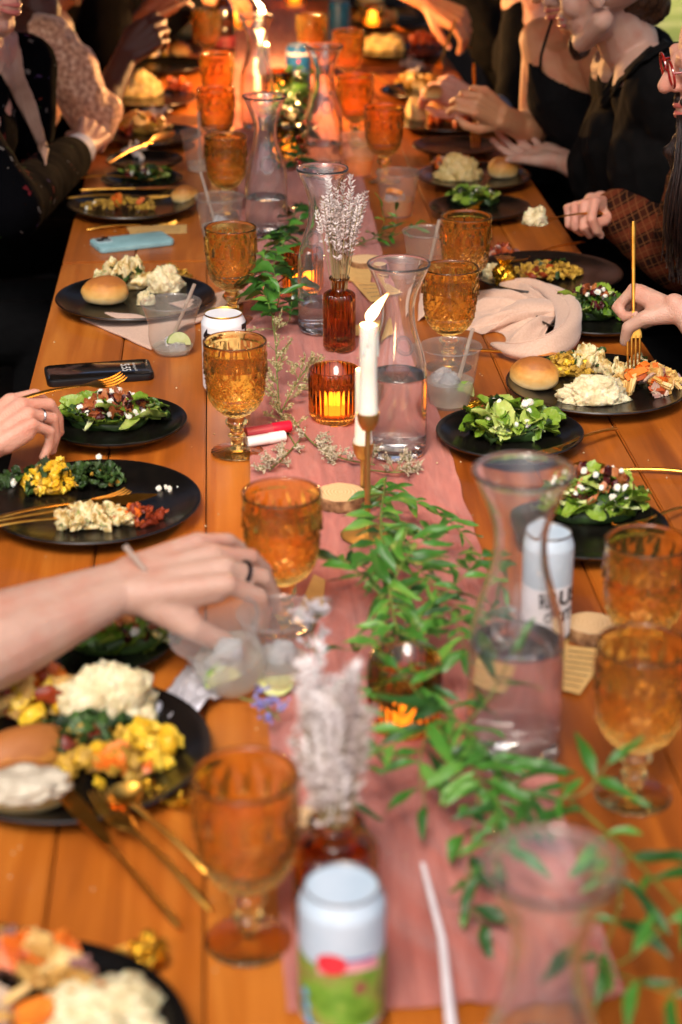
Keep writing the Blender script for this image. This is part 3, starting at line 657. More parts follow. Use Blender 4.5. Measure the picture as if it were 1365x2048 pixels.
# ---------------- cutlery (X axis from handle end to tip)
def cut_parts(kind, L, m):
    hd = MB(); tool = MB()
    hl = L*(.60 if kind != 'knife' else .52)
    n = 12; hd.tube([(hl*k/n, 0, .0035*math.sin(math.pi*k/n)*(1 if kind != 'knife' else .2)) for k in range(n+1)],
        [(.0040-.0016*(k/n)) if 0 < k < n else .0022 for k in range(n+1)], 10, flat=.62 if kind != 'knife' else .8)
    if kind == 'fork':
        tool.tube([(hl-.001, 0, 0), (hl+.012, 0, -.001), (hl+.022, 0, -.0035)], [.0024, .0034, .0085], 12, flat=.22)
        tool.tube([(hl+.018, 0, -.003), (hl+.032, 0, -.0050), (hl+.040, 0, -.0052)], [.0070, .0118, .0120], 16, flat=.10)
        tl = L-hl-.036
        for y in (-.0090, -.0030, .0030, .0090):
            tool.tube([(hl+.036, y, -.0052), (hl+.036+tl*.5, y*.98, -.0050), (hl+.036+tl*.85, y*.93, -.0018), (L, y*.9, .0015)], [.0019, .0017, .0014, .0006], 6)
        nm = 'tines'
    elif kind == 'spoon':
        tool.tube([(hl-.001, 0, 0), (hl+.015, 0, -.001), (hl+.025, 0, -.002)], [.0024, .0026, .0032], 10, flat=.6)
        bl = L-hl-.022; vs = []; fs = []; nu, nv = 16, 10
        for side in (0, 1):
            for i in range(nu+1):
                u = i/nu; wd = .0185*math.sin(math.pi*min(1, max(.02, u*.97+.015)))**.62*(1-.12*math.cos(u*3.14))
                for j in range(nv+1):
                    v = j/nv*2-1; z = -.0065*(1-v*v)*math.sin(math.pi*min(1, u*.95+.04))-(.0011 if side else 0)
                    vs.append((hl+.022+bl*u, v*wd, z))
        for side in (0, 1):
            b = side*(nu+1)*(nv+1)
            for i in range(nu):
                for j in range(nv): k = b+i*(nv+1)+j; q = (k, k+1, k+nv+2, k+nv+1); fs.append(q if side else q[::-1])
        tool.add(vs, fs); nm = 'bowl'
    else:
        vs = []; n = 14; prof = []
        for i in range(n+1):
            u = i/n; top = .0045+.0035*math.sin(min(1, u*1.1)*math.pi*.9); bot = -.0042-.006*math.sin(min(1, u*1.05)*math.pi*.95)
            if u > .82: k = (u-.82)/.18; top = top*(1-k)+(-.002)*k; bot = bot*(1-k**2)+(-.0025)*k**2
            prof.append((hl-.002+(L-hl)*u, top, bot))
        for x, t_, b_ in prof: vs += [(x, t_, .0011), (x, b_, .0003), (x, b_, -.0003), (x, t_, -.0011)]
        fs = [(i*4+j, (i+1)*4+j, (i+1)*4+(j+1) % 4, i*4+(j+1) % 4) for i in range(n) for j in range(4)]+[(3, 2, 1, 0), (n*4, n*4+1, n*4+2, n*4+3)]
        tool.add(vs, fs); nm = 'blade'
    return hd.mesh('handle', m, sharp=50), tool.mesh(nm, m, sharp=50), nm
CK = {}
def cutlery(kind, a, b, label, up=(0, 0, 1), grp=None, L=None, shared=True):
    a, b = Vector(a), Vector(b); L = L or (b-a).length
    key = (kind, round(L, 2))
    if key not in CK: CK[key] = cut_parts(kind, key[1], M_gold)
    F_ = frame(b-a, up, a); e = empty(kind, a, label, kind, grp or ('gold '+('knives' if kind == 'knife' else kind+'s')), F_.to_euler())
    h, t_, nm = CK[key]; inst('handle', h, e); inst(nm, t_, e); return e
def W(p, dz=0): return Vector((p[0], p[1], p[2]+dz)) if False else p+Vector((0, 0, dz))
# ============================================================ place the ware
goblet(490, 1550, 'large blurred amber goblet nearest the camera, left of the green and white can')
goblet(470, 682, 'amber goblet in front of the white drink can, beside the pink runner edge', fill=1)
goblet(564, 992, 'amber goblet right behind the foreground hand, on the left edge of the runner', fill=1)
goblet(461, 455, 'amber goblet between the blue phone and the green sprig')
goblet(1288, 1290, 'blurred amber goblet at the right edge, nearer of the pair there', fill=1)
goblet(1296, 1082, 'blurred amber goblet at the right edge, farther of the pair, beside the salad', fill=1)
goblet(933, 432, 'amber goblet standing behind another one, near the gold butter foil')
goblet(902, 535, 'amber goblet beside the rolled pink napkin, front one of two close together', fill=1)
goblet(769, 214, 'amber goblet standing alone beyond the plastic cup with orange slices')
goblet(711, 152, 'amber goblet right of the carafe with the round medallion, far down the table')
goblet(451, 272, 'amber goblet left of the middle clear carafe, catching bright yellow light', fill=1)
goblet(432, 178, 'amber goblet far on the left, second from the back of that row')
goblet(434, 108, 'amber goblet far on the left, near the blue capped bottle')
goblet(623, 32, 'amber goblet almost at the top of the photo, in the middle')
goblet(697, 62, 'amber goblet near the top of the photo beside the far blue can')
goblet(412, 20, 'amber goblet at the top edge of the photo, left of the far candle')
carafe(1048, 948, 'empty topped clear carafe with a rounded lip, standing right of the green garland', .112, face=-2.0, sc=1.12)
carafe(798, 532, 'water carafe directly behind the lit white taper candle', .114, face=1.2)
carafe(645, 341, 'carafe with little water, behind the brown bud vase of lavender', .048, face=2)
carafe(530, 196, 'carafe with a round medallion facing the camera, left of the far greenery', .075, face=-1.5)
carafe(648, 95, 'far carafe with a round medallion, right of the far greenery', .055, face=-1.45)
carafe(1105, 1738, 'very blurred carafe cut by the bottom edge, nearest the camera', .12, face=-2, sc=1.05)
carafe(512, 34, 'far clear carafe glowing with candle light at the top of the photo', None, medal=False)
# candles: (holder words, candle words)
taper(P(735, 1078), .158, .272, ('in the middle of the runner, in focus and tallest', 'tall lit white candle in the middle of the runner, flame leaning right'), fl=0, power=1.6)
b2 = P(733, 1010, 0)
taper(R(733, 1035, 2.335)*0+Vector((P(726, 1000).x, P(726, 1000).y, 0)), .072, .175, ('low, hidden right behind the tall one on the runner', 'shorter lit white candle just behind the tallest candle'), fl=3, power=.6)
def far_taper(px_, py_top, Y, H, lab, hl, fl, power, lit=True, hc=.055, r=.0115):
    q = R(px_, py_top, Y); z1 = q.z-TH; taper(Vector((q.x, q.y, 0)), z1-H, z1, (hl, lab), fl=fl, power=power, lit=lit, r=r, drip=True)
far_taper(527, 90, 4.62, .062, 'short lit candle far down the table, flame leaning left', 'under the short candle far down the table', 1, 22, r=.015)
far_taper(514, 118, 4.72, .085, 'unlit dripping candle beside the short lit one far away', 'under the unlit dripping candle far away', 1, 0, lit=False, r=.010)
far_taper(524, 24, 5.15, .09, 'lit candle at the top edge of the photo, farthest one seen', 'farthest away, at the top edge of the photo', 1, 26)
votive(P(669, 846), 'lit amber votive holder on the runner in front of the brown bud vase', .30)
votive(P(606, 590), 'lit amber votive holder behind the carafe with little water', .9)
votive(P(808, 1462), 'blurred lit amber votive holder under the garland leaves', .22)
votive(P(578, 318), 'small amber votive holder between the middle carafe and the far greenery', 4)
for (x, y, l) in ((560, 205, 'far greenery, left side'), (470, 60, 'far left row of goblets'), (745, 60, 'far right plate of potatoes'), (590, 15, 'top edge of the photo')):
    votive(P(x, y), 'added amber votive warming the far end by the '+l, 10)  # extra candles added to bring warm light to the far end
bud_vase(P(679, 558, .118), 'slim brown ribbed bud vase holding pale lavender, in focus on the runner', h=.118, r=.0243)
bud_vase(P(672, 1648, .105), 'blurred brown bud vase holding lavender, just behind the nearest can', h=.105, r=.034)
# cans
M_white = mat('white_can_print', ['d9d9de', 'e6e6ea'], rough=.35)
M_green = mat('green_can_print', ['4f7a22', '6f9a34', '8a8a44', '3c5f2a'], rough=.35, scale=38)
M_lblue = mat('pale_blue_can_print', ['a6bac8', 'c2ced8'], rough=.33, scale=20)
M_redp = mat('red_print', ['d0303c'], rough=.35); M_pinkp = mat('pink_print', ['d88a98', 'e0b0a8'], rough=.35, scale=60); M_navyp = mat('violet_print', ['5a5a9a'], rough=.4); M_skyp = mat('sky_blue_print', ['5b9fc9'], rough=.4)
M_goldlid = mat('gold_can_lid', ['c79a3e', 'd8b25c'], rough=.3, metal=1)
k1 = can((684, 1778), 'blurred can with a white upper half and green lower half, nearest the camera', M_lblue, M_alu)
patch_on(k1, 'green_print', .033, M_green, lambda u, v: (-2.2+4.4*u, .0135+v*(.052+.024*abs(u-.5))))
patch_on(k1, 'pink_print', .0331, M_pinkp, lambda u, v: (-.65+1.55*u, .062+.004*math.sin(u*3.1)+v*(.013-.004*u)))
patch_on(k1, 'red_print', .0333, M_redp, lambda u, v: (-.30+.012/.033*v*math.cos(u*6.283), .073+.0095*v*math.sin(u*6.283)))
patch_on(k1, 'violet_print', .0333, M_navyp, lambda u, v: (.0+.75*u, .076-.002*u+v*.0025), n=(14, 2))
patch_on(k1, 'brown_print', .0333, mat('brown_print', ['8a5a44'], rough=.4), lambda u, v: (.22+.30*u, .045+v*.012), n=(8, 4))
for q in range(3): patch_on(k1, 'blue_drop_print', .0333, M_skyp, lambda u, v: (-1.05+.06*q+.12*v*math.cos(u*6.283), .038-.011*q+.005*v*math.sin(u*6.283)), n=(14, 4))
k2 = can((447, 626), 'white can with a gold lid and black letters, behind the second amber goblet', M_white, M_goldlid)
text_on(k2, 'tn', .040, .033, .089, -.55, M_ink, bold=.0016, squash=1.25); text_on(k2, 'T', .040, .033, .089, 1.30, M_ink, bold=.0016, squash=1.25)
text_on(k2, 'GRAPEFRUIT', .0075, .033, .096, .15, mat('orange_print', ['c96a30'], rough=.4), rotate=.12)
k3 = can((1101, 1064), 'pale blue and white can with black letters behind the right carafe', M_lblue, M_alu, r=.0265, H=.128)
patch_on(k3, 'white_print', .0265, M_white, lambda u, v: (-3.14+6.28*u, (.013+v*.060)))
text_on(k3, 'RUS', .024, .0267, .060, .55, M_ink, bold=.0008); text_on(k3, 'CIT', .018, .0267, .038, .55, M_ink, bold=.0006)
M_blue = mat('blue_can_print', ['114f8c', '1b66a8'], rough=.4)
k4 = can((597, 92), 'blue can with a white top band and small orange emblem, far down the table', M_blue, M_alu, grp='far drink cans')
patch_on(k4, 'white_band', .033, M_white, lambda u, v: (-3.14+6.28*u, .096+v*.009)); patch_on(k4, 'orange_emblem', .033, M_redp, lambda u, v: (-.02+.10*v*math.cos(u*6.28), .083+.005*v*math.sin(u*6.28)))
for i in range(3): text_on(k4, 'sparkling water', .0055, .033, .068-.009*i, -.02, M_white)
k5 = can((679, 2), 'dark blue can at the top edge of the photo', mat('dark_blue_can_print', ['0b3a5c', '124a70'], rough=.4), M_alu, grp='far drink cans')
# dark bottle with a blue cap
p = P(450, 120); e = empty('soda_bottle', (p.x, p.y, TH), 'dark drink bottle with a bright blue cap, far left', 'bottle')
M_cola = mat('dark_soda', ['120604', '1d0a06'], rough=.15, coat=.6); MB().lathe(spline([(.030, 0), (.033, .01), (.033, .08), (.031, .1), (.033, .12), (.028, .15), (.015, .175), (.013, .19)], 30), 32).build('bottle_body', M_cola, e)
MB().lathe([(.0145, .186), (.0150, .188), (.0150, .204), (.0135, .206)], 24, fn=lambda i, a: .0004*math.cos(a*24)).build('cap', mat('blue_cap', ['1a2fa0', '2340bb'], rough=.4), e)
patch_on(e, 'bottle_label', .0332, mat('red_label', ['5a1a20', '6a2430'], rough=.5), lambda u, v: (-3.14+6.28*u, .04+v*.03))
# cups
M_limed = thin_glass('lime_drink', (.95, .95, .90), .8, .1, .30, (.93, .93, .85))
M_oranged = thin_glass('orange_drink', (.99, .66, .32), .8, .1, .45, (.95, .55, .20))
plastic_cup(342, 604, 'rounded plastic cup with a straw and lime, in front of the left bread roll plate', .034, .0465, .083, True, straw=((-.004, .004, .012), (.038, -.004, .112)), ice=2, citrus=('lime_rind', 'lime_pulp', (.010, -.008, .016), (1.2, .2, .3)), drink=M_limed, fill=.13)
plastic_cup(902, 692, 'plastic cup of icy drink with a straw, in front of the amber goblet pair', .0305, .0435, .090, straw=((.006, .0, .01), (.030, -.008, .118)), ice=5, drink=M_limed, fill=.42, citrus=('lime_rind', 'lime_pulp', (.022, -.012, .020), (1.4, .5, .9)))
plastic_cup(856, 462, 'empty looking plastic cup left of the farther right amber goblet', .030, .0435, .090, straw=((0, 0, .01), (.02, .0, .11)))
plastic_cup(796, 344, 'plastic cup with orange slices in a peach coloured drink', .030, .0425, .088, drink=M_oranged, fill=.38, citrus=('orange_rind', 'orange_pulp', (-.004, -.008, .046), (.5, .2, 2.2)), ice=2)
plastic_cup(439, 393, 'plastic cup of ice beside the potato roll on the left', .032, .046, .088, straw=((-.002, 0, .01), (-.034, .0, .135)), ice=6, drink=M_limed, fill=.36)
plastic_cup(399, 262, 'thin plastic cup left of the bright amber goblet', .028, .040, .088, straw=((0, 0, .01), (.0, .0, .13)), drink=M_limed, fill=.2)
plastic_cup(718, 270, 'far plastic cup beneath the amber goblet on the right', .028, .040, .088, drink=M_oranged, fill=.4)
# ============================================================ plates and their food
dz = Vector((0, 0, .0075)); pt = lambda x, y, z=.0095: P(x, y, z)
RD, RS = .135, .102
# right, in focus
plate((1195, 765), RD, 'full dinner plate at the right under the hand with the upright fork', DP)
roll('golden bread roll at the left of the full right dinner plate', pt(1068, 770), .038, .033, .044, rot=-.5, seed=1)
mash('scoop of mashed potato at the front of the full right dinner plate', pt(1186, 797), .048, .026, .034, seed=2, rot=.1)
heap('stuffing', 'yellow brown stuffing beside the golden roll on the full right plate', 'stuffing', pt(1135, 742), .040, .034, .022, [(CRUMBS, 90, .62, 1, 1), (YELS, 16, .5, 1, 1), (KALES, 8, .4, 1, .8)], seed=3, base=('packed_crumb', M_stuff))
heap('carved_chicken', 'pale herbed chicken pieces at the middle of the full right plate', 'chicken', pt(1180, 738), .030, .022, .022, [(CHICKS, 9, .8, 1, 1), (KALES, 8, .7, 1, .7)], seed=4)
heap('carved_chicken', 'chicken pieces under the tines of the upright fork', 'chicken', pt(1262, 748), .036, .018, .020, [(CHICKS, 10, .72, 1, 1), (KALES, 5, .7, 1, .7)], seed=5)
heap('roast_vegetables', 'roast potato, onion and carrot at the right side of the full right plate', 'vegetables', pt(1295, 778), .052, .036, .026, [(POTS, 26, .85, 1, 1), (ONIS, 16, .85, 1, 1), (CARS, 5, 1.0, .8, 1), (MEATS, 5, .8, .9, 1)], seed=6)
plate((1020, 862), RS, 'salad plate of bright green leaves, in front of the full right dinner plate', SP)
salad('bright green leaf salad with few toppings on the right salad plate', pt(1018, 862), .062, .050, .036, seed=11, leaves=52, nuts=2, cheese=9, crans=2, kale=14)
plate((1170, 1048), RS, 'salad plate partly hidden behind the right carafe and pale can', SP)
salad('salad of pale leaves with walnuts behind the right carafe', pt(1190, 1022), .066, .052, .046, seed=12, leaves=40, nuts=14, cheese=10, crans=8, kale=6)
plate((1094, 543), RD, 'half eaten dinner plate beyond the rolled pink napkin', DP)
heap('stuffing', 'flattened stuffing on the half eaten plate beyond the rolled napkin', 'stuffing', pt(1095, 548), .062, .045, .014, [(CRUMBS, 120, .6, 1, 1), (MEATS, 5, .7, .9, .8), (KALES, 6, .5, 1, .8)], seed=13, base=('packed_crumb', M_stuff))
heap('roast_vegetables', 'small pieces of roast left at the back rim of the half eaten plate', 'vegetables', pt(1000, 512), .035, .020, .014, [(MEATS, 9, .7, 1, 1), (ONIS, 6, .7, 1, 1)], seed=14)
mash('spoonful of mashed potato beside the gold butter foil', pt(985, 556), .018, .016, .024, seed=15)
plate((1195, 630), RS, 'dark salad plate under the hand at the right edge', SP)
salad('dark mixed leaf salad below the hand at the right edge', pt(1182, 628), .060, .045, .034, seed=16, leaves=20, nuts=6, cheese=10, crans=16, kale=20)
plate((948, 350), .124, 'dinner plate with potato and roll beneath the open hand', DP)
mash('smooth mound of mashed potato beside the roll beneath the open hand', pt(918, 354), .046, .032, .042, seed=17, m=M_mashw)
roll('golden roll on the plate beneath the open hand', pt(1006, 352), .034, .028, .044, rot=.3, tilt=.1, seed=3)
heap('roast_vegetables', 'roast carrot and onion behind the potato beneath the open hand', 'vegetables', pt(905, 340), .060, .030, .022, [(CARS, 9, .8, 1, 1), (MEATS, 8, .8, 1, 1), (ONIS, 5, .8, 1, 1)], seed=18)
plate((960, 412), RS, 'salad plate with a few green leaves behind the farther right goblet', SP)
salad('few green leaves on the plate behind the farther right goblet', pt(950, 405), .060, .040, .022, seed=19, leaves=16, nuts=0, cheese=5, crans=0, kale=6)
plate((912, 290), RS*.98, 'empty bronze brown side plate under the gold fork tines', SP)
plate((895, 240), .13, 'far right dinner plate with potato chunk and orange roll', DP)
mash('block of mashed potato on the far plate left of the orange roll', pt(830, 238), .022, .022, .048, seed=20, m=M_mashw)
roll('orange lit roll on the far plate beneath the blurred hands', pt(880, 232), .034, .030, .044, rot=.1, seed=4)
heap('roast_vegetables', 'roast meat and carrot pieces right of the far orange roll', 'vegetables', pt(900, 247), .06, .035, .022, [(MEATS, 16, .95, 1, 1), (CARS, 6, .9, 1, 1), (CRUMBS, 14, .8, 1, 1)], seed=21)
plate((845, 180), .11, 'far right plate with torn roll and crumpled napkin', DP)
heap('leftover_food', 'torn bread and leftovers on the far plate with the paper napkin', 'food', pt(835, 172), .060, .045, .022, [(CRUMBS, 30, 1.1, 1, 1), (POTS, 10, 1, 1, 1), (CHICKS, 6, .8, .9, 1)], seed=22)
plate((795, 100), .135, 'far right plate with a long mound of potato, near the top', DP)
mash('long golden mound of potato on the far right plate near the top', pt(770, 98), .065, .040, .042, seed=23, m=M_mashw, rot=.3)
heap('roast_vegetables', 'dark roast slices beside the long golden potato mound', 'vegetables', pt(850, 92), .05, .04, .026, [(MEATS, 16, 1.2, 1, 1)], seed=24)
plate((775, 42), .135, 'top right plate heaped with golden food and a fork', DP)
heap('leftover_food', 'golden heap of food on the top right plate', 'food', pt(750, 40), .07, .05, .04, [(CRUMBS, 50, 1.2, 1, 1), (POTS, 12, 1.1, 1, 1)], seed=25, base=('packed_crumb', M_mashw))
plate((745, 3), .13, 'plate cut by the top edge right of the dark blue can', DP)
mash('golden potato on the plate cut by the top edge', pt(740, 0), .05, .04, .04, seed=26, m=M_mashw)
# left
plate((271, 592), RD, 'left dinner plate with roll, chicken and potato, beyond the folded napkin', DP)
roll('smooth pale golden roll on the left dinner plate beyond the folded napkin', pt(213, 602), .040, .034, .044, rot=.1, seed=5)
heap('carved_chicken', 'herbed chicken with green sauce behind the smooth roll on the left', 'chicken', pt(252, 572), .045, .035, .030, [(CHICKS, 16, .95, 1, 1), (KALES, 12, .7, 1, .9), (CRUMBS, 16, .6, 1, 1)], seed=31, base=('packed_chicken', M_chick))
heap('stuffing', 'crumbly stuffing at the back of the left dinner plate', 'stuffing', pt(340, 560), .038, .024, .022, [(CRUMBS, 60, .7, 1, 1)], seed=32, base=('packed_crumb', M_stuff))
mash('rough white potato on the left dinner plate behind the plastic cup', pt(330, 578), .030, .024, .036, seed=33)
mash('small bit of potato at the rim behind the plastic cup', pt(292, 606), .014, .011, .020, seed=34)
plate((232, 840), .1, 'left salad plate under the raised fork', SP)
salad('left salad with walnuts, cranberries and white cheese', pt(222, 842), .072, .052, .030, seed=35, leaves=34, nuts=34, cheese=36, crans=30, kale=8)
plate((188, 1000), RD, 'mostly eaten left dinner plate crossed by gold cutlery', DP)
heap('stuffing', 'yellow squash stuffing lump at the back of the mostly eaten left plate', 'stuffing', pt(98, 975), .034, .032, .026, [(YELS, 46, .62, 1, 1), (CRUMBS, 20, .5, 1, 1), (KALES, 8, .6, 1, .6)], seed=36, base=('packed_squash', M_yell))
heap('stuffing', 'strand of yellow squash rising from the back of the mostly eaten plate', 'stuffing', pt(122, 950), .008, .022, .020, [(YELS, 12, .55, 1, 1)], seed=37)
heap('cooked_greens', 'dark cooked greens in the middle of the mostly eaten left plate', 'greens', pt(182, 965), .040, .034, .013, [(KALES, 60, .55, 1, 1), (CRUMBS, 26, .35, 1, 1.1)], seed=38)
heap('cooked_greens', 'grey green leftovers at the left rim of the mostly eaten plate', 'greens', pt(38, 978), .034, .028, .012, [(KALES, 30, .6, 1, 1), (CHEESE, 10, .7, 1, 1.1)], seed=39)
heap('carved_chicken', 'flattened piece of chicken at the front of the mostly eaten left plate', 'chicken', pt(185, 1048), .045, .022, .014, [(CHICKS, 14, .72, 1, 1)], seed=40, base=('packed_chicken', M_chick))
heap('roast_vegetables', 'reddish roast bits at the right front of the mostly eaten left plate', 'vegetables', pt(272, 1040), .036, .022, .010, [(MEATS, 14, .55, 1, 1), (CARS, 5, .5, 1, 1)], seed=41)
heap('cheese_crumbs', 'white crumbs scattered at the right of the mostly eaten left plate', 'crumbs', pt(338, 978, .009), .016, .018, .001, [(CHEESE, 9, .55, 1, .2)], seed=42)
heap('cheese_crumbs', 'two loose white crumbs at the back of the mostly eaten left plate', 'crumbs', pt(190, 920, .013), .01, .005, .001, [(CHEESE, 2, .7, 1, .2)], seed=421)
plate((165, 1268), RS, 'blurred salad plate half under the foreground forearm', SP)
salad('blurred dark salad seen under the foreground wrist', pt(235, 1275), .075, .050, .035, seed=43, leaves=26, nuts=16, cheese=16, crans=26, kale=20)
plate((141, 1492), RD, 'blurred left dinner plate heaped with food, under the foreground arm', DP)
mash('large rough lump of potato on the blurred heaped left plate', pt(215, 1440), .048, .036, .056, seed=44)
heap('roast_vegetables', 'yellow and orange roast vegetables at the back left of the heaped plate', 'vegetables', pt(85, 1425), .050, .036, .034, [(YELS, 14, 1.3, 1, 1), (POTS, 12, 1.2, 1, 1), (CARS, 7, 1.2, 1, 1), (MEATS, 6, 1, 1, 1)], seed=45)
heap('stuffing', 'yellow stuffing at the right of the blurred heaped plate', 'stuffing', pt(300, 1510), .030, .030, .030, [(YELS, 36, .9, 1, 1)], seed=46, base=('packed_squash', M_yell))
heap('cooked_greens', 'blue green vegetables before the large potato lump', 'greens', pt(180, 1505), .05, .020, .026, [(KALES, 30, 1, 1, 1), (MEATS, 8, .9, 1, 1), (CRUMBS, 24, .9, 1, 1)], seed=47)
heap('stuffing', 'browned stuffing at the front of the blurred heaped plate', 'stuffing', pt(215, 1545), .045, .024, .022, [(CRUMBS, 36, 1.0, 1, 1), (CARS, 5, .8, 1, 1), (YELS, 10, .7, 1, 1)], seed=48)
roll('torn half roll at the upper left of the blurred heaped plate', pt(40, 1525), .050, .026, .040, rot=.5, tilt=.4, seed=6)
roll('torn half roll showing its white crumb at the front of the heaped plate', pt(45, 1600), .046, .032, .036, rot=0, seed=7)
mb = lump(5, 1, .35, 2.2, 4, (.040, .026, .011)); o = mb.build('bread_inside', M_crumb, None, sharp=0, loc=pt(42, 1570, .045)); T(o, 'white torn crumb on top of the front half roll', 'bread')
plate((20, 2098), RD, 'dinner plate at the bottom left corner', DP)
heap('roast_vegetables', 'blurred roast onion and carrot slices on the bottom left corner plate', 'vegetables', pt(55, 1990), .072, .045, .030, [(POTS, 20, 1.3, 1, 1), (CARS, 10, 1.5, 1, 1), (ONIS, 12, 1.3, 1, 1), (YELS, 4, 1, 1, 1)], seed=49)
mash('blurred potato on the bottom left corner plate', pt(200, 2045), .050, .038, .030, seed=50)
mash('small spoonful of potato at the edge of the corner plate', pt(165, 1995), .012, .012, .024, seed=51)
# far left
plate((263, 405), .130, 'left dinner plate with scattered stuffing and pale roll, before the blue phone', DP)
heap('stuffing', 'scattered stuffing across the left plate before the blue phone', 'stuffing', pt(245, 415), .082, .030, .012, [(CRUMBS, 80, .62, 1, 1), (CARS, 4, .8, .5, 1), (CHEESE, 8, .8, 1, 1)], seed=52)
roll('pale smooth roll at the right rim of the left plate before the blue phone', pt(372, 403), .030, .024, .034, rot=.5, seed=8)
plate((285, 357), .088, 'left salad plate with scraps, between two gold handles', SP)
salad('scraps of salad between two gold handles', pt(290, 355), .055, .030, .010, seed=53, leaves=9, nuts=4, cheese=9, crans=8, kale=10)
plate((290, 318), .086, 'left side plate holding a crumpled white napkin', SP)
plate((308, 268), .115, 'far left plate with scrambled golden food behind the napkin plate', DP)
heap('leftover_food', 'golden chopped food on the far left plate behind the napkin plate', 'food', pt(282, 262), .060, .040, .034, [(CRUMBS, 40, 1.1, 1, 1), (POTS, 14, 1.1, 1, 1), (MEATS, 12, .9, 1, 1), (YELS, 10, 1, 1, 1)], seed=54, base=('packed_crumb', M_stuff))
plate((300, 195), .12, 'far left plate with a jagged mound of golden bread', DP)
mash('jagged golden mound on the far left plate beside red vegetables', pt(285, 190), .050, .034, .052, seed=55, m=M_mashw)
heap('roast_vegetables', 'red vegetables right of the jagged golden mound', 'vegetables', pt(352, 186), .034, .03, .026, [(MEATS, 14, 1, 1, 1), (CARS, 4, 1, 1, 1)], seed=56)
plate((330, 128), .12, 'far left plate with a round roll, above the jagged mound', DP)
roll('round orange lit roll on the far left plate', pt(362, 110), .030, .028, .040, seed=9)
heap('leftover_food', 'food scraps left of the round orange lit roll', 'food', pt(300, 118), .055, .04, .022, [(CRUMBS, 26, 1.2, 1, 1), (POTS, 10, 1.1, 1, 1), (CHEESE, 8, 1.3, 1, 1)], seed=57)
plate((362, 66), .12, 'left plate near the top with a flat golden mound', DP)
mash('flat golden mound on the left plate near the top', pt(358, 64), .062, .040, .034, seed=58, m=M_mashw)
plate((375, 25), .12, 'left plate at the top edge with pale food', DP)
heap('leftover_food', 'pale food on the left plate at the top edge', 'food', pt(372, 20), .06, .04, .03, [(CRUMBS, 26, 1.2, 1, 1), (POTS, 14, 1.2, 1, 1)], seed=59)
# ============================================================ cutlery lying about
def cz(kind, a, za, b, zb, label, up=(0, 0, 1), L=None): return cutlery(kind, P(a[0], a[1], za), P(b[0], b[1], zb), label, up, L=L)
cz('fork', (-45, 1048), .026, (262, 980), .018, 'gold fork with tines up lying across the mostly eaten left plate')
cz('knife', (-60, 1052), .030, (312, 988), .019, 'gold knife lying across the mostly eaten left plate', up=(0, -.3, 1))
cz('spoon', (-55, 1062), .026, (265, 1018), .018, 'gold spoon lying lowest on the mostly eaten left plate')
cz('knife', (362, 1858), .004, (96, 1548), .034, 'blurred gold knife leaning on the heaped left plate, leftmost handle', up=(.3, -.5, .8))
cz('fork', (423, 1822), .003, (195, 1580), .036, 'blurred gold fork leaning on the heaped left plate, middle handle')
cz('spoon', (413, 1745), .003, (232, 1570), .036, 'blurred gold spoon leaning on the heaped left plate, rightmost handle')
cz('spoon', (-60, 1846), .003, (345, 1925), .008, 'blurred gold spoon lying above the bottom left corner plate')
cz('fork', (1235, 857), .012, (1075, 905), .022, 'gold fork resting on the rim of the bright green salad plate', L=.18)
cz('spoon', (1420, 950), .003, (1152, 930), .007, 'gold spoon lying alone on the wood at the right edge')
cz('fork', (1400, 1010), .004, (1240, 1052), .03, 'gold fork resting on the salad plate behind the right carafe')
cz('knife', (925, 700), .006, (1158, 712), .026, 'gold knife lying from the icy cup to the full right plate')
cz('fork', (1170, 484), .02, (1005, 520), .018, 'gold fork lying at the back of the half eaten right plate')
cz('fork', (152, 356), .022, (318, 352), .014, 'gold fork resting on the left salad plate with scraps')
cz('knife', (160, 380), .024, (378, 374), .024, 'gold knife lying across the front of the left salad plate with scraps')
cz('fork', (134, 396), .024, (345, 388), .016, 'gold fork resting on the left plate with scattered stuffing')
cz('fork', (174, 459), .003, (352, 444), .004, 'gold fork lying on the wood beside the blue phone')
cz('spoon', (218, 326), .030, (345, 262), .024, 'gold spoon lying over the crumpled white napkin on the left')
cz('knife', (742, 146), .022, (812, 190), .020, 'gold knife on the far right plate with the torn roll')
cz('fork', (750, 22), .022, (812, 62), .03, 'gold fork on the top right plate')
cz('knife', (700, 300), .003, (757, 362), .003, 'gold knife lying on the wood beyond the cup with orange slices') if False else None
cz('fork', (1000, 388), .018, (948, 412), .022, 'gold fork at the back of the plate with few green leaves', L=.17)
# ============================================================ phones, napkins, papers, wood slices
def rounded_box(L, Wd, H, rc, name, m, bev=.0018):
    ring = lambda d: [(sx*(L/2-rc)+(rc-d)*math.cos(q), sy*(Wd/2-rc)+(rc-d)*math.sin(q)) for sx, sy, q0 in ((1, 1, 0), (-1, 1, 90), (-1, -1, 180), (1, -1, 270)) for q in [math.radians(q0+90*k/8) for k in range(9)]]
    lv = [(bev, 0), (bev*.3, bev*.3), (0, bev), (0, H-bev), (bev*.3, H-bev*.3), (bev, H)]; vs = []; n = 36
    for d, z in lv: vs += [(x, y, z) for x, y in ring(d)]
    fs = [(i*n+j, i*n+(j+1) % n, (i+1)*n+(j+1) % n, (i+1)*n+j) for i in range(len(lv)-1) for j in range(n)]+[tuple(range(n))[::-1], tuple((len(lv)-1)*n+j for j in range(n))]
    return MB().add(vs, fs).mesh(name, m, sharp=35)
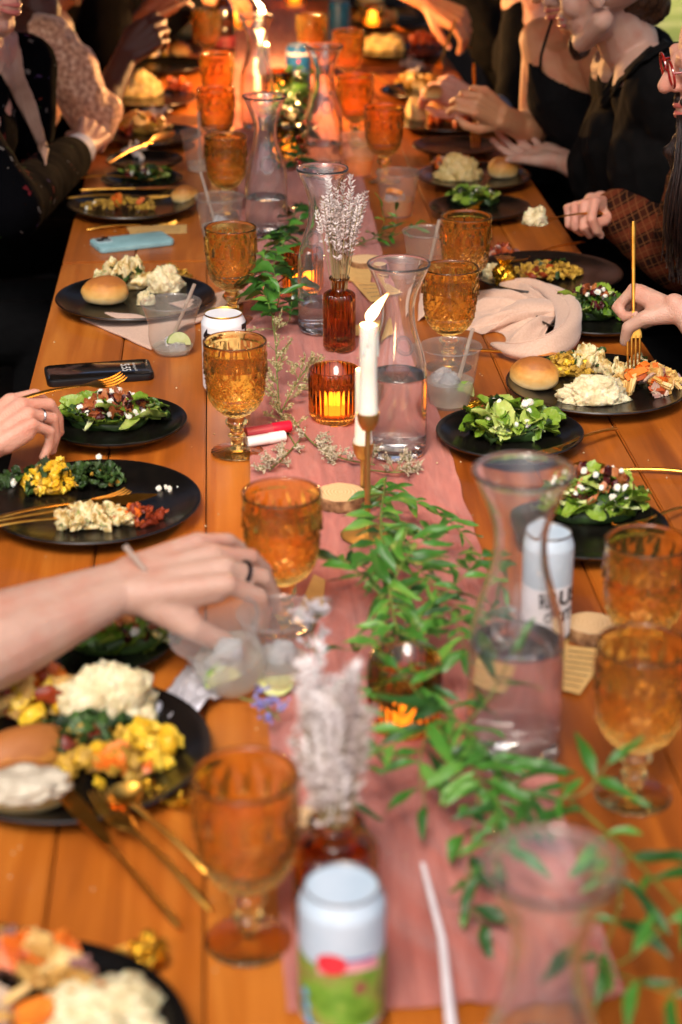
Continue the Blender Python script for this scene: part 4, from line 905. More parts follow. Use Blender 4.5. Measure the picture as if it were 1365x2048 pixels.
def phone(a, b, label, face_up, case):       # a = middle of bottom end, b = middle of top end (pixels)
    A, B = P(*a), P(*b); d = B-A; e = empty('phone', (A+B)/2+Vector((0, 0, .0003)), label, 'phone', None, (0, 0, math.atan2(d.y, d.x)))
    L = max(.148, min(.162, d.length)); inst('case', rounded_box(L, .076, .0105, .012, 'case', case), e)
    if face_up:
        inst('screen', rounded_box(L-.006, .070, .0006, .010, 'screen', mat('dark_screen', ['14110f', '1b1613'], rough=.09, coat=1), .0002), e, (0, 0, .0103))
        inst('camera_cutout', rounded_box(.0055, .019, .0003, .0027, 'camera_cutout', M_hole, .0001), e, (L/2-.0125, 0, .01095))
        cu = bpy.data.curves.new('t', 'FONT'); cu.body = '5:55'; cu.size = .019; cu.align_x = 'CENTER'; cu.align_y = 'CENTER'; cu.offset = .0002; cu.space_character = 1.08
        o = bpy.data.objects.new('t', cu); COL.objects.link(o); me = bpy.data.meshes.new_from_object(o.evaluated_get(bpy.context.evaluated_depsgraph_get())); bpy.data.objects.remove(o)
        me.materials.clear(); me.materials.append(emis('screen_digits', (.5, .48, .45), .22)); inst('clock_digits', me, e, (L/2-.040, 0, .01112), (0, 0, -math.pi/2))
        cu = bpy.data.curves.new('t', 'FONT'); cu.body = 'Saturday, June 8'; cu.size = .0058; cu.align_x = 'CENTER'; cu.align_y = 'CENTER'
        o = bpy.data.objects.new('t', cu); COL.objects.link(o); me = bpy.data.meshes.new_from_object(o.evaluated_get(bpy.context.evaluated_depsgraph_get())); bpy.data.objects.remove(o)
        me.materials.clear(); me.materials.append(MC['screen_digits']); inst('date_line', me, e, (L/2-.0255, 0, .01112), (0, 0, -math.pi/2))
    else:
        inst('camera_island', rounded_box(.033, .034, .0016, .008, 'camera_island', mat('camera_island', ['a6bcc0', 'b8cacd'], rough=.3), .0006), e, (L/2-.022, -.016, .0104))
        inst('island_recess', rounded_box(.028, .029, .0004, .007, 'island_recess', mat('recess', ['6e7a7c', '8d989a'], rough=.2), .0001), e, (L/2-.022, -.016, .0120))
        ln = MB().lathe([(0, 0), (.0066, 0), (.0068, .0018), (.0058, .002), (.0052, .0014), (0, .0014)], 24).mesh('lens', mat('lens_black', ['050505'], rough=.08, coat=1), sharp=40)
        for dx, dy in ((-.006, -.006), (.007, .006)): inst('lens', ln, e, (L/2-.022+dx, -.016+dy, .0122))
    return e
phone((332, 482), (196, 498), 'phone lying face down in a pale blue case on the left', False, mat('pale_blue_case', ['7fa9ae', '93bcc0'], rough=.5))
phone((92, 760), (304, 745), 'black phone lying face up, its screen showing the time', True, mat('black_case', ['08080a', '101014'], rough=.45))
M_napkin = mat('blush_linen', ['c4a08a', 'd0ae98'], rough=.85, scale=300, bump=.35, bscale=700, sheen=.3, spec=.2)
def cloth_sheet(pxs, zf, nx, ny, name, m, label, cat, thick=.0016, grp=None):
    """cloth through a quad given by four pixel corners on the table (a,b,c,d); zf(u,v) height"""
    A, B, C_, D = [P(*q) for q in pxs]; vs = []; ctr = (A+B+C_+D)/4; ctr.z = TH
    for j in range(ny+1):
        for i in range(nx+1):
            u, v = i/nx, j/ny; p = (A*(1-u)+B*u)*(1-v)+(D*(1-u)+C_*u)*v
            o, z = zf(u, v) if isinstance(zf(u, v), tuple) else (Vector((0, 0, 0)), zf(u, v)); vs.append(p+o-ctr+Vector((0, 0, z)))
    fs = [(j*(nx+1)+i, j*(nx+1)+i+1, (j+1)*(nx+1)+i+1, (j+1)*(nx+1)+i) for j in range(ny) for i in range(nx)]
    nrm_up = (B-A).cross(D-A).z > 0
    if not nrm_up: fs = [f[::-1] for f in fs]
    mb = MB().add(vs, fs); o = mb.build(name, m, None, sharp=0, loc=ctr)
    s = o.modifiers.new('s', 'SOLIDIFY'); s.thickness = thick; s.offset = 1
    return T(o, label, cat, grp)
def smooth_path(pts, n):
    out = []; m = len(pts)-1; Q_ = [pts[0]*2-pts[1]]+pts+[pts[-1]*2-pts[-2]]
    for k in range(n+1):
        t = k/n*m; i = min(int(t), m-1); f = t-i; a, b, c, d = Q_[i:i+4]
        out.append(.5*((2*b)+(c-a)*f+(2*a-5*b+4*c-d)*f*f+(3*b-a-3*c+d)*f**3))
    return out
# folded napkin under the left plastic cup: two layers
cloth_sheet([(162, 640), (240, 607), (500, 592), (302, 702)], lambda u, v: .0012+.008*math.exp(-((u-.30)**2)/.02)*(.4+v*.6)+.0018*noise.noise(Vector((u*5, v*4, 1))), 40, 30, 'napkin', M_napkin, 'folded blush napkin lying under the rounded plastic cup', 'napkin', .003, 'blush linen napkins')
cloth_sheet([(395, 640), (330, 612), (478, 585), (500, 606)], lambda u, v: .0040+.004*math.sin(u*3.1)+.002*noise.noise(Vector((u*6, v*4, 4))), 24, 20, 'napkin', M_napkin, 'corner of blush napkin showing behind the white gold lidded can', 'napkin', .003, 'blush linen napkins')
# rolled, gathered napkin on the right
def rolled_napkin():
    C_ = P(1118, 652); L0 = P(905, 612); e = empty('napkin', P(1030, 650), 'gathered blush napkin lying right of the amber goblet pair', 'napkin', 'blush linen napkins'); o = e.location
    edge = [(1085, 690), (1020, 700), (1000, 668), (955, 668), (925, 655), (935, 625), (925, 600), (960, 582), (1010, 572), (1060, 580), (1100, 600), (1128, 622)]
    E_ = smooth_path([P(*q) for q in edge], 150); vs = []; nr = 26
    for i, q in enumerate(E_):
        for j in range(nr+1):
            t = .07+.93*j/nr; p = C_.lerp(q, t); d = (q-C_).length*t
            rid = 1-abs(math.sin(i*.165+.5*math.sin(t*3)))*1.0; rid2 = 1-abs(math.sin(i*.41+1.3*t))
            env = math.sin(math.pi*min(1, .18+t*.86))**.8
            z = env*(.014+.024*rid**1.6*(.35+.65*t)+.008*rid2)+.003*noise.noise(Vector((p.x*40, p.y*40, 2)))
            if t > .93: z = max(.0012, z*.6)
            vs.append(p-o+Vector((0, 0, max(.001, z)))+Vector((.004*math.sin(i*.33), .004*math.cos(i*.41), 0))*t)
    fs = [(i*(nr+1)+j, (i+1)*(nr+1)+j, (i+1)*(nr+1)+j+1, i*(nr+1)+j+1) for i in range(len(E_)-1) for j in range(nr)]
    g = MB().add(vs, fs).build('gathered_cloth', M_napkin, e, sharp=0); pass
    path = smooth_path([P(*q, z) for *q, z in ((985, 690, .010), (1035, 705, .016), (1090, 700, .020), (1132, 672, .024), (1140, 632, .026), (1112, 596, .022), (1060, 574, .016), (1000, 572, .010))], 70)
    vs = []; k = 18
    for i, p in enumerate(path):
        t_ = (path[min(i+1, 70)]-path[max(i-1, 0)]).normalized(); sd = t_.cross(Vector((0, 0, 1))).normalized(); u = i/70; w_ = .004+.017*math.sin(math.pi*u)**.6; h = .004+.016*math.sin(math.pi*u)**.7
        for j in range(k):
            a = 2*math.pi*j/k; f = 1+.16*math.sin(a*3+u*9)
            vs.append(p-o+sd*w_*math.cos(a)*f*(1)+Vector((0, 0, h*math.sin(a)*f+.001)))
    for i, v in enumerate(vs): vs[i] = Vector((v.x, v.y, max(.0008, v.z)))
    fs = [(i*k+j, (i+1)*k+j, (i+1)*k+(j+1) % k, i*k+(j+1) % k) for i in range(70) for j in range(k)]+[tuple(range(k)), tuple(70*k+j for j in range(k))[::-1]]
    MB().add(vs, fs).build('outer_fold', M_napkin, e, sharp=0)
    u_ = lump(8, 1, .12, 1.2, 3, (.064, .050, .027)); q_ = P(1075, 642)-o; u_.v = [(x+q_.x, y+q_.y, max(z, -.004)+.008) for x, y, z in u_.v]; u_.build('inner_fold', M_napkin, e, sharp=0)
    MB().tube([vs[i*k+12] if False else vs[i*k+5]+Vector((0, 0, .0006)) for i in range(5, 66)], .0014, 6).build('hem', M_napkin, e)
    return e
rolled_napkin()
cloth_sheet([(840, 590), (862, 570), (870, 640), (838, 644)], lambda u, v: .0012+.010*math.sin(u*3.1)*v+.002*noise.noise(Vector((u*5, v*6, 9))), 16, 16, 'napkin', M_napkin, 'tip of blush napkin left of the front amber goblet of the pair', 'napkin', .002, 'blush linen napkins')
def crumple(pxs, h, seed, name, m, label, cat, f=5): 
    def z(u, v):
        n1 = noise.noise(Vector((u*f, v*f, seed))); n2 = abs(noise.noise(Vector((u*f*2.1, v*f*2.1, seed+4))))
        return (Vector((.006*n1, .006*noise.noise(Vector((u*f, v*f, seed+9))), 0)), max(.0006, h*(.25+.5*n1+.35*n2)))
    return cloth_sheet(pxs, z, 26, 26, name, m, label, cat, .0006)
M_foil = mat('silver_foil', ['c6c2c8', 'dedbe0'], rough=.45, metal=.45, scale=30, bump=1.0, bscale=55)
M_gfoil = mat('gold_foil', ['b8871f', 'd9a935'], rough=.22, metal=.95, scale=30, bump=1.0, bscale=120)
M_paper = mat('white_paper', ['cfc6bd', 'ddd4cc'], rough=.8)
M_kraft = mat('kraft_card', ['c49a5c', 'd0a868'], rough=.75, scale=60)
crumple([(300, 1440), (375, 1345), (470, 1385), (345, 1482)], .030, 3, 'foil_wrapper', M_foil, 'crumpled silver foil wrapper beside the heaped left plate, blurred', 'foil', 3)
crumple([(243, 318), (262, 300), (296, 305), (288, 330)], .040, 5, 'paper_napkin', M_paper, 'crumpled white paper napkin on the left side plate', 'paper napkin')
crumple([(800, 130), (826, 122), (852, 140), (828, 156)], .030, 6, 'paper_napkin', M_paper, 'crumpled white paper napkin on the far right plate', 'paper napkin')
crumple([(278, 232), (325, 220), (345, 226), (300, 244)], .03, 7, 'paper_napkin', M_paper, 'white paper napkin behind the golden food on the far left', 'paper napkin')
crumple([(905, 822), (965, 798), (1018, 796), (985, 818)], .010, 8, 'foil_wrapper', M_gfoil, 'flattened gold and white butter wrapper behind the bright green salad', 'foil')
crumple([(330, 588), (360, 576), (392, 566), (382, 590)], .02, 12, 'foil_wrapper', M_gfoil, 'gold butter wrapper at the right of the left dinner plate', 'foil')
crumple([(255, 1905), (300, 1880), (340, 1915), (290, 1950)], .02, 13, 'foil_wrapper', M_gfoil, 'blurred gold butter wrapper above the bottom left plate', 'foil')
crumple([(240, 1600), (300, 1580), (378, 1640), (320, 1600)], .03, 14, 'foil_wrapper', M_gfoil, 'blurred gold wrapper tucked at the rim of the heaped left plate', 'foil')
# wrapped butter pat: pillow with twisted top
e = empty('butter_pat', pt(1008, 566, .012), 'butter pat twisted in gold foil on the half eaten plate', 'butter'); mbp = lump(3, .020, .35, 1.6, 4, (1, .8, .95)); mbp.v = [(x, y, z+.014) for x, y, z in mbp.v]; mbp.build('foil_pouch', M_gfoil, e, sharp=25)
tw = MB().lathe([(.006, .028), (.004, .032), (.010, .040), (.016, .046)], 40, fn=lambda i, a: .003*math.cos(a*7)*(i/3)); tw.build('twisted_top', M_gfoil, e, sharp=25)
def card(pxs, label, m=None, z=.0014, lines=0):
    q = [P(*c, z) for c in pxs]; ctr = sum(q, Vector())/4
    mb = MB(); vs = [p-ctr for p in q]+[p-ctr-Vector((0, 0, .0007)) for p in q]
    up = (q[1]-q[0]).cross(q[3]-q[0]).z > 0
    fs = [(0, 1, 2, 3), (7, 6, 5, 4)]+[(i, i+4, (i+1) % 4+4, (i+1) % 4) for i in range(4)]
    if not up: fs = [f[::-1] for f in fs]
    e = empty('place_card', ctr, label, 'card', 'kraft paper cards'); mb.add(vs, fs); mb.build('card_sheet', m or M_kraft, e, smooth=False)
    a, b, c_, d = [p-ctr for p in q]
    for k in range(lines):
        t = (k+1)/(lines+1); random.seed(k+len(label)); L = MB(); s = .12
        while s < .82:
            w_ = rnd(.03, .09); p0 = (a*(1-s)+b*s)*(1-t)+(d*(1-s)+c_*s)*t; p1 = (a*(1-s-w_)+b*(s+w_))*(1-t)+(d*(1-s-w_)+c_*(s+w_))*t; n_ = Vector((0, 0, .0003)); th = (d-a)*.012
            L.add([p0+n_-th, p1+n_-th, p1+n_+th, p0+n_+th], [(0, 1, 2, 3)] if up else [(3, 2, 1, 0)]); s += w_+.02
        L.build('handwriting_line', M_ink, e, smooth=False)
    return e
card([(628, 1148), (651, 1160), (646, 1216), (596, 1222)], 'small kraft card on the runner edge behind the foreground fingers', z=.009)
card([(704, 562), (765, 566), (812, 590), (742, 604)], 'kraft card right of the brown bud vase with fine writing', z=.009, lines=4)
card([(690, 655), (760, 640), (780, 665), (700, 672)], 'kraft card lying behind the tallest candle', z=.010)
card([(1005, 1255), (1140, 1262), (1128, 1378), (975, 1352)], 'large kraft card seen through the right carafe', z=.002, lines=3)
card([(1128, 1290), (1222, 1300), (1160, 1388), (1120, 1378)], 'kraft card with tiny writing beside the right wood slice', z=.004, lines=7)
card([(252, 452), (374, 449), (374, 466), (262, 470)], 'kraft card behind the blue phone', lines=2)
card([(690, 528), (745, 540), (740, 570), (695, 560)], 'kraft card behind the brown bud vase, near the wood slice', z=.0095)
card([(470, 215), (500, 208), (502, 250), (462, 262)], 'kraft card beside the middle carafe, far away', z=.002)
def slice_(c, r, label, h=.016, num=None):
    p = P(*c, h); e = empty('wood_slice', (p.x, p.y, TH+(RZ if .03 < p.x < .3 else .0004)), label, 'wood slice', 'small wood slices'); random.seed(int(c[0]))
    f = lambda i, a: r*.05*noise.noise(Vector((math.cos(a)*1.3, math.sin(a)*1.3, c[0])))+r*.012*math.sin(a*9)
    MB().lathe([(r, 0), (r*1.01, h*.5), (r, h-.0006)], 60, fn=f).build('bark', mat('bark', ['5c3d24', '8a6442', 'b08a60'], rough=.85, scale=90, bump=1.0), e)
    m = MC.get('slice_face')
    if not m:
        m, n, b = newmat('slice_face'); tc = N(n, 'ShaderNodeTexCoord'); wv = N(n, 'ShaderNodeTexWave', i_Scale=70, i_Distortion=4, i_Detail=3); wv.wave_type = 'RINGS'; wv.rings_direction = 'Z'; wv.inputs['Detail Scale'].default_value = 1
        n.links.new(tc.outputs['Object'], wv.inputs['Vector']); n.links.new(ramp(n, wv.outputs[1], [(.1, srgb('c79d6c')), (.8, srgb('dfc093'))]), b.inputs['Base Color']); b.inputs['Roughness'].default_value = .7; MC['slice_face'] = m
    MB().lathe([(r*.955, h-.001), (r*.95, h+.0004), (0, h+.0004)], 60, fn=lambda i, a: f(i, a) if i < 2 else 0).build('sawn_face', m, e)
    if num:
        cu = bpy.data.curves.new('t', 'FONT'); cu.body = num; cu.size = r*.7; cu.align_x = 'CENTER'; cu.align_y = 'CENTER'
        o = bpy.data.objects.new('t', cu); COL.objects.link(o); me = bpy.data.meshes.new_from_object(o.evaluated_get(bpy.context.evaluated_depsgraph_get())); bpy.data.objects.remove(o)
        me.materials.clear(); me.materials.append(M_ink); inst('writing', me, e, (0, 0, h+.0007), (0, 0, .5))
slice_((682, 990), .031, 'round wood slice on the runner behind the tall candlestick')
slice_((732, 522), .030, 'round wood slice on the runner behind the brown bud vase')
slice_((1182, 1246), .027, 'round wood slice by the right goblets, blurred')
slice_((607, 1640), .016, 'small round wood slice left of the nearest bud vase', .012)
# lip balms
def tube_thing(a, b, z, r, label, m1, m2, word=None):
    A, B = P(a[0], a[1], z), P(b[0], b[1], z); F_ = frame(B-A, (0, 0, 1), A); e = empty('lip_balm', A, label, 'lip balm', 'lip balm tubes', F_.to_euler()); L = (B-A).length
    Rm = Matrix.Rotation(math.pi/2, 4, 'Y')
    MB().lathe([(r*.94, 0), (r, .0008), (r, L*.58)], 28, Rm).build('barrel', m1, e, sharp=40)
    MB().lathe([(r*1.05, L*.582), (r*1.07, L*.59), (r*1.07, L-.001), (r*1.0, L)], 28, Rm).build('cap', m2, e, sharp=40)
tube_thing((492, 866), (581, 852), .020, .0078, 'red capped lip balm tube lying behind the white one', mat('rose_tube', ['c24a55'], rough=.35), mat('red_tube', ['e0203c'], rough=.3))
tube_thing((494, 884), (570, 872), .0130, .0076, 'white lip balm tube lying beside the second goblet foot', mat('white_tube', ['e3dfdc', 'efecea'], rough=.35), mat('white_tube', ['e3dfdc']))
# white paper straw / stem at the bottom
q0, q1 = P(846, 1728, .045), P(905, 2070, .02)
T(MB().tube([q0, (q0+q1)/2+Vector((.004, 0, .006)), q1], [.0022, .0032, .0045], 10).build('dried_white_stem', mat('white_stem', ['cfc4c4', 'ddd4d4'], rough=.7)), 'long white dried stem curving toward the bottom edge on the runner', 'dried stem')

# crumbs scattered over the wood and the runner
cr = MB(); random.seed(77)
for k in range(420):
    x, y = rnd(-.28, .66), 1.0+rnd(0, 1)**1.3*3.2; s = rnd(.0006, .0018); z = TH+(.005 if .03 < x < .3 else .0004)
    cr.add([(x-s, y, z), (x, y-s*.8, z), (x+s, y, z), (x, y+s, z), (x, y, z+s*1.2)], [(0, 1, 4), (1, 2, 4), (2, 3, 4), (3, 0, 4), (3, 2, 1, 0)])
T(cr.build('bread_crumbs', mat('crumb', ['b8935a', 'e0cfa8'], rough=.8, scale=30), sharp=0), 'tiny pale crumbs scattered over the wood and the runner', 'crumbs', kind='stuff')
# ============================================================ greenery, lavender, dried sprigs
M_leaf = mat('garland_leaf', ['1a360d', '2b5717', '427624', '6a9438'], rough=.45, obj=True, scale=22, bump=.15, bscale=90, coat=.03, detail=2)
M_leafd = mat('dark_garland_leaf', ['14260d', '26451a', '3c6226'], rough=.35, obj=True, scale=22, coat=.2)
M_stem = mat('green_stem', ['4f6a24', '6f8438'], rough=.5)
def leaf_mesh(L, Wd, bend, m, seed):
    nx, vs, fs = 9, [], []
    for i in range(nx+1):
        u = i/nx; w_ = Wd*.5*(math.sin(math.pi*u**.85)**.9)+.0002
        for k, v in enumerate((-1, -.5, 0, .5, 1)):
            z = abs(v)*w_*.38-bend*L*u*u+.0016*math.sin(u*8+seed*1.7)*abs(v)*(1 if v > 0 else -1)+.0025*math.sin(u*5+seed)
            vs.append((u*L, v*w_*(1+.22*noise.noise(Vector((u*7, v, seed*3.1))))+.006*math.sin(u*2.2)*((seed % 3)-1), z))
    for i in range(nx):
        for k in range(4): a = i*5+k; fs.append((a, a+5, a+6, a+1))
    return MB().add(vs, fs).mesh('leaf', m, sharp=0)
LV = [leaf_mesh(.046+.004*(i % 3), .0102+.0015*(i % 2), .10+.12*(i % 4), M_leaf, i) for i in range(6)]
LVS = [leaf_mesh(.028, .011, .15+.1*i, M_leaf, i) for i in range(3)]
LVB = [leaf_mesh(.052, .030, .2+.1*i, M_leaf, i) for i in range(2)]
LVD = [leaf_mesh(.036, .016, .15+.1*i, M_leafd, i) for i in range(3)]
def smooth_path(pts, n):
    out = []; m = len(pts)-1; Q_ = [pts[0]*2-pts[1]]+pts+[pts[-1]*2-pts[-2]]
    for k in range(n+1):
        t = k/n*m; i = min(int(t), m-1); f = t-i; a, b, c, d = Q_[i:i+4]
        out.append(.5*((2*b)+(c-a)*f+(2*a-5*b+4*c-d)*f*f+(3*b-a-3*c+d)*f**3))
    return out
def stem(e, pts, step, lvs, size=1.0, rad=.0011, seed=0, ang=50, both=True, lift=.35):
    random.seed(seed+500); o = e.location
    pp = smooth_path([Vector(p) for p in pts], 10*len(pts)); L = sum((pp[i+1]-pp[i]).length for i in range(len(pp)-1))
    MB().tube([p-o for p in pp], [rad*(1-.55*i/len(pp)) for i in range(len(pp))], 6).build('stem', M_stem, e)
    s = step*.5; side = 1; acc = 0; i = 0
    while s < L and i < len(pp)-1:
        seg = (pp[i+1]-pp[i]).length
        if acc+seg < s: acc += seg; i += 1; continue
        q = pp[i].lerp(pp[i+1], (s-acc)/seg); t = (pp[i+1]-pp[i]).normalized()
        for sd in ((1, -1) if both and random.random() < .55 else (side,)):
            a = math.radians(ang+rnd(-16, 16))*sd; lat = t.cross(Vector((0, 0, 1))).normalized()
            d = (t*math.cos(a)+lat*math.sin(a)+Vector((0, 0, rnd(-.25, lift)))).normalized()
            upv = (Vector((0, 0, 1))+lat*rnd(-.8, .8)+Vector((0, -1, 0))*rnd(0, .7)).normalized()
            F_ = frame(d, upv, q-o); inst('leaf', random.choice(lvs), e, F_.translation, F_.to_euler(), size*rnd(.55, 1.2))
        side = -side; s += step*rnd(.75, 1.25)
    d = (pp[-1]-pp[-2]).normalized(); F_ = frame(d, (0, -.2, 1), pp[-1]-o); inst('leaf', random.choice(lvs), e, F_.translation, F_.to_euler(), size*.9)
def pz(*l): return [P(x, y, z) for x, y, z in l]
g1 = empty('leafy_garland', P(850, 1250), 'large glossy green leafy garland on the runner in the foreground', 'garland')
stem(g1, pz((772, 955, .02), (762, 1050, .06), (775, 1150, .07), (795, 1260, .06), (835, 1350, .06), (905, 1430, .07), (965, 1490, .06), (1060, 1600, .05)), 0.0184, LV, .95, .0016, 1)
stem(g1, pz((815, 995, .03), (895, 1040, .05), (950, 1100, .04), (985, 1165, .03)), 0.0275, LV, .8, .0009, 2, ang=30)
stem(g1, pz((800, 1290, .05), (860, 1215, .07), (930, 1150, .08), (965, 1110, .07)), 0.0184, LV, .95, .001, 3)
stem(g1, pz((775, 1200, .06), (720, 1150, .08), (690, 1120, .06)), 0.0203, LV+LVB, 1.05, .001, 4)
stem(g1, pz((770, 1120, .05), (830, 1075, .07), (880, 1060, .05)), 0.0184, LV, .85, .001, 5)
stem(g1, pz((790, 1290, .04), (880, 1255, .07), (965, 1215, .06)), 0.0184, LV, 1, .001, 6)
stem(g1, pz((775, 1190, .06), (810, 1120, .09), (850, 1080, .1)), 0.0184, LVB+LV, 1, .001, 7)
stem(g1, pz((800, 1260, .05), (740, 1290, .07), (690, 1300, .06)), 0.0203, LV, 1.0, .001, 8)
stem(g1, pz((900, 1480, .05), (975, 1400, .09), (1020, 1320, .12)), 0.0294, LV, 1.05, .001, 9, ang=55)
stem(g1, pz((930, 1450, .05), (850, 1400, .08), (800, 1340, .09)), 0.0312, LV, .95, .001, 10)
stem(g1, pz((905, 1440, .05), (820, 1470, .07), (770, 1500, .07)), 0.0294, LV, 1.0, .001, 11)
stem(g1, pz((860, 1440, .05), (840, 1530, .05), (850, 1610, .04)), 0.0239, LV, .95, .001, 12)
stem(g1, pz((935, 1470, .06), (955, 1560, .06), (1000, 1600, .05)), 0.0153, LV, 1.0, .001, 13)
stem(g1, pz((1000, 1560, .05), (1080, 1590, .07), (1160, 1590, .08), (1215, 1530, .10)), 0.0374, LV, 1.0, .001, 14, ang=60)
stem(g1, pz((960, 1550, .05), (950, 1640, .04), (940, 1720, .03), (930, 1790, .03), (965, 1850, .02)), 0.0289, LVS, 1.2, .0009, 15, ang=35)
stem(g1, pz((1000, 1600, .05), (985, 1680, .06), (960, 1750, .05)), 0.0238, LV, .9, .001, 16)
stem(g1, pz((1140, 1600, .05), (1220, 1670, .06), (1290, 1740, .07), (1370, 1830, .07), (1450, 1930, .06)), 0.0425, LV, 1.05, .0014, 17)
stem(g1, pz((1180, 1900, .05), (1230, 1930, .07), (1300, 1880, .09), (1380, 1800, .1)), 0.0408, LV, 1.1, .0012, 18)
stem(g1, pz((1190, 1930, .05), (1280, 1965, .07), (1380, 2000, .08)), 0.0425, LV, 1.1, .0012, 19)
stem(g1, pz((1240, 1690, .05), (1240, 1800, .06), (1210, 1900, .05)), 0.0467, LV, 1.0, .0012, 20)
stem(g1, pz((720, 1350, .05), (715, 1470, .06), (700, 1560, .05), (715, 1640, .04)), 0.0255, LV, .9, .001, 21)
stem(g1, pz((790, 1100, .05), (850, 1150, .06), (905, 1230, .07), (930, 1300, .06)), .016, LV, .9, .001, 23)
g2 = empty('leafy_garland', P(540, 560), 'smaller leafy sprig left of the carafe with little water, on the runner', 'garland')
stem(g2, pz((548, 640, .04), (530, 590, .075), (505, 555, .07)), .020, LVB, .85, .0013, 30)
stem(g2, pz((545, 640, .02), (560, 585, .09), (548, 530, .10), (575, 470, .08)), .024, LVB+LV, .85, .0012, 31)
stem(g2, pz((580, 640, .02), (585, 560, .05), (570, 480, .05), (600, 410, .05)), .022, LVD, 1.3, .0012, 32)
stem(g2, pz((520, 540, .02), (550, 470, .05), (600, 440, .07)), .02, LVB, .8, .0012, 33)
g3 = empty('leafy_garland', P(780, 470), 'short leafy sprig on the wood between the lavender and empty cup', 'garland')
stem(g3, pz((712, 492, .01), (745, 478, .012), (790, 470, .02), (830, 452, .03)), .024, LV, .75, .0011, 34, ang=60)
stem(g3, pz((745, 478, .012), (768, 450, .05), (765, 420, .08)), .028, LV, .75, .001, 35)
stem(g3, pz((780, 475, .012), (795, 445, .05), (792, 420, .08)), .03, LV, .75, .001, 36)
g4 = empty('leafy_garland', P(590, 260), 'dark bushy far greenery with red berries between two carafes', 'garland')
for k in range(16):
    x0 = rnd(560, 618); y0 = rnd(215, 350); stem(g4, pz((x0, y0, .01), (x0+rnd(-18, 18), y0-rnd(20, 50), .04), (x0+rnd(-30, 30), y0-rnd(40, 100), rnd(.03, .10))), .020, LVD, 1.05, .001, 40+k)
be = MB()
M_berry = mat('red_berry', ['7a1410', 'a82418'], rough=.25)
for k in range(40):
    q = P(rnd(555, 615), rnd(190, 330), rnd(.02, .07))-g4.location; be.ball(q, rnd(.003, .005), 8)
T(be.build('berries', M_berry, g4), kind='stuff')
# ------------- lavender
M_lav = mat('dried_lavender', ['a9958b', 'c9b8b0', 'dfd4cf', 'e9e2de'], rough=.8, obj=True, scale=120)
M_lavs = mat('lavender_stem', ['8a7a52', 'a8976a'], rough=.7)
def floret_spike(seed, L):
    random.seed(seed); mb = MB(); n = int(L/.0042)
    for k in range(n):
        u = k/n; z = u*L
        if u < .25 and k % 3: continue
        cnt = 5 if u < .85 else 3
        for j in range(cnt):
            a = rnd(0, 6.28); r = .0030*(1-.45*u)*rnd(.8, 1.2); s = rnd(.0018, .0029)
            d = Vector((math.cos(a), math.sin(a), rnd(.5, 1.3))).normalized()
            c = Vector((math.cos(a)*r, math.sin(a)*r, z+rnd(-.001, .001)))
            x = d.orthogonal().normalized(); y = d.cross(x)
            b = [c+x*s*.7, c+y*s*.7, c-x*s*.7, c-y*s*.7]; tip = c+d*s*2.6
            mb.add(b+[tip, c-d*s*.5], [(0, 1, 4), (1, 2, 4), (2, 3, 4), (3, 0, 4), (1, 0, 5), (2, 1, 5), (3, 2, 5), (0, 3, 5)])
    return mb.mesh('flower_spike', M_lav, sharp=30)
SPK = [floret_spike(s, .05+.012*s) for s in range(4)]
def lavender(base, label, n, spread, H, seed, sc=1.0, lean=(0, 0)):
    random.seed(seed); e = empty('lavender_bunch', base, label, 'dried flowers', 'lavender bunches'); st = MB()
    for k in range(n):
        a = rnd(0, 6.28); r = math.sqrt(rnd(.02, 1)); h = H*rnd(.62, 1.0)*(1-.15*r)
        t = Vector((math.cos(a)*r*spread+lean[0], math.sin(a)*r*spread*.8+lean[1], h)); b0 = Vector((math.cos(a)*r*.006, math.sin(a)*r*.006, -.05))
        mid = b0.lerp(t, .55)+Vector((0, 0, .01)); st.tube([b0, mid, t], .0006, 5)
        d = (t-mid).normalized(); q = d.to_track_quat('Z', 'Y').to_euler()
        inst('flower_spike', SPK[k % 4], e, t-d*.058*sc, q, sc*rnd(.85, 1.1))
    T(st.build('stems', M_lavs, e), kind='stuff')
lavender(P(679, 558, .118), 'pale dried lavender standing in the brown vase in focus', 44, .040, .158, 61, .95, lean=(.002, .0))
lavender(P(672, 1648, .105), 'blurred pale dried lavender in the nearest bud vase', 50, .032, .132, 62, 1.2, lean=(-.004, .0))
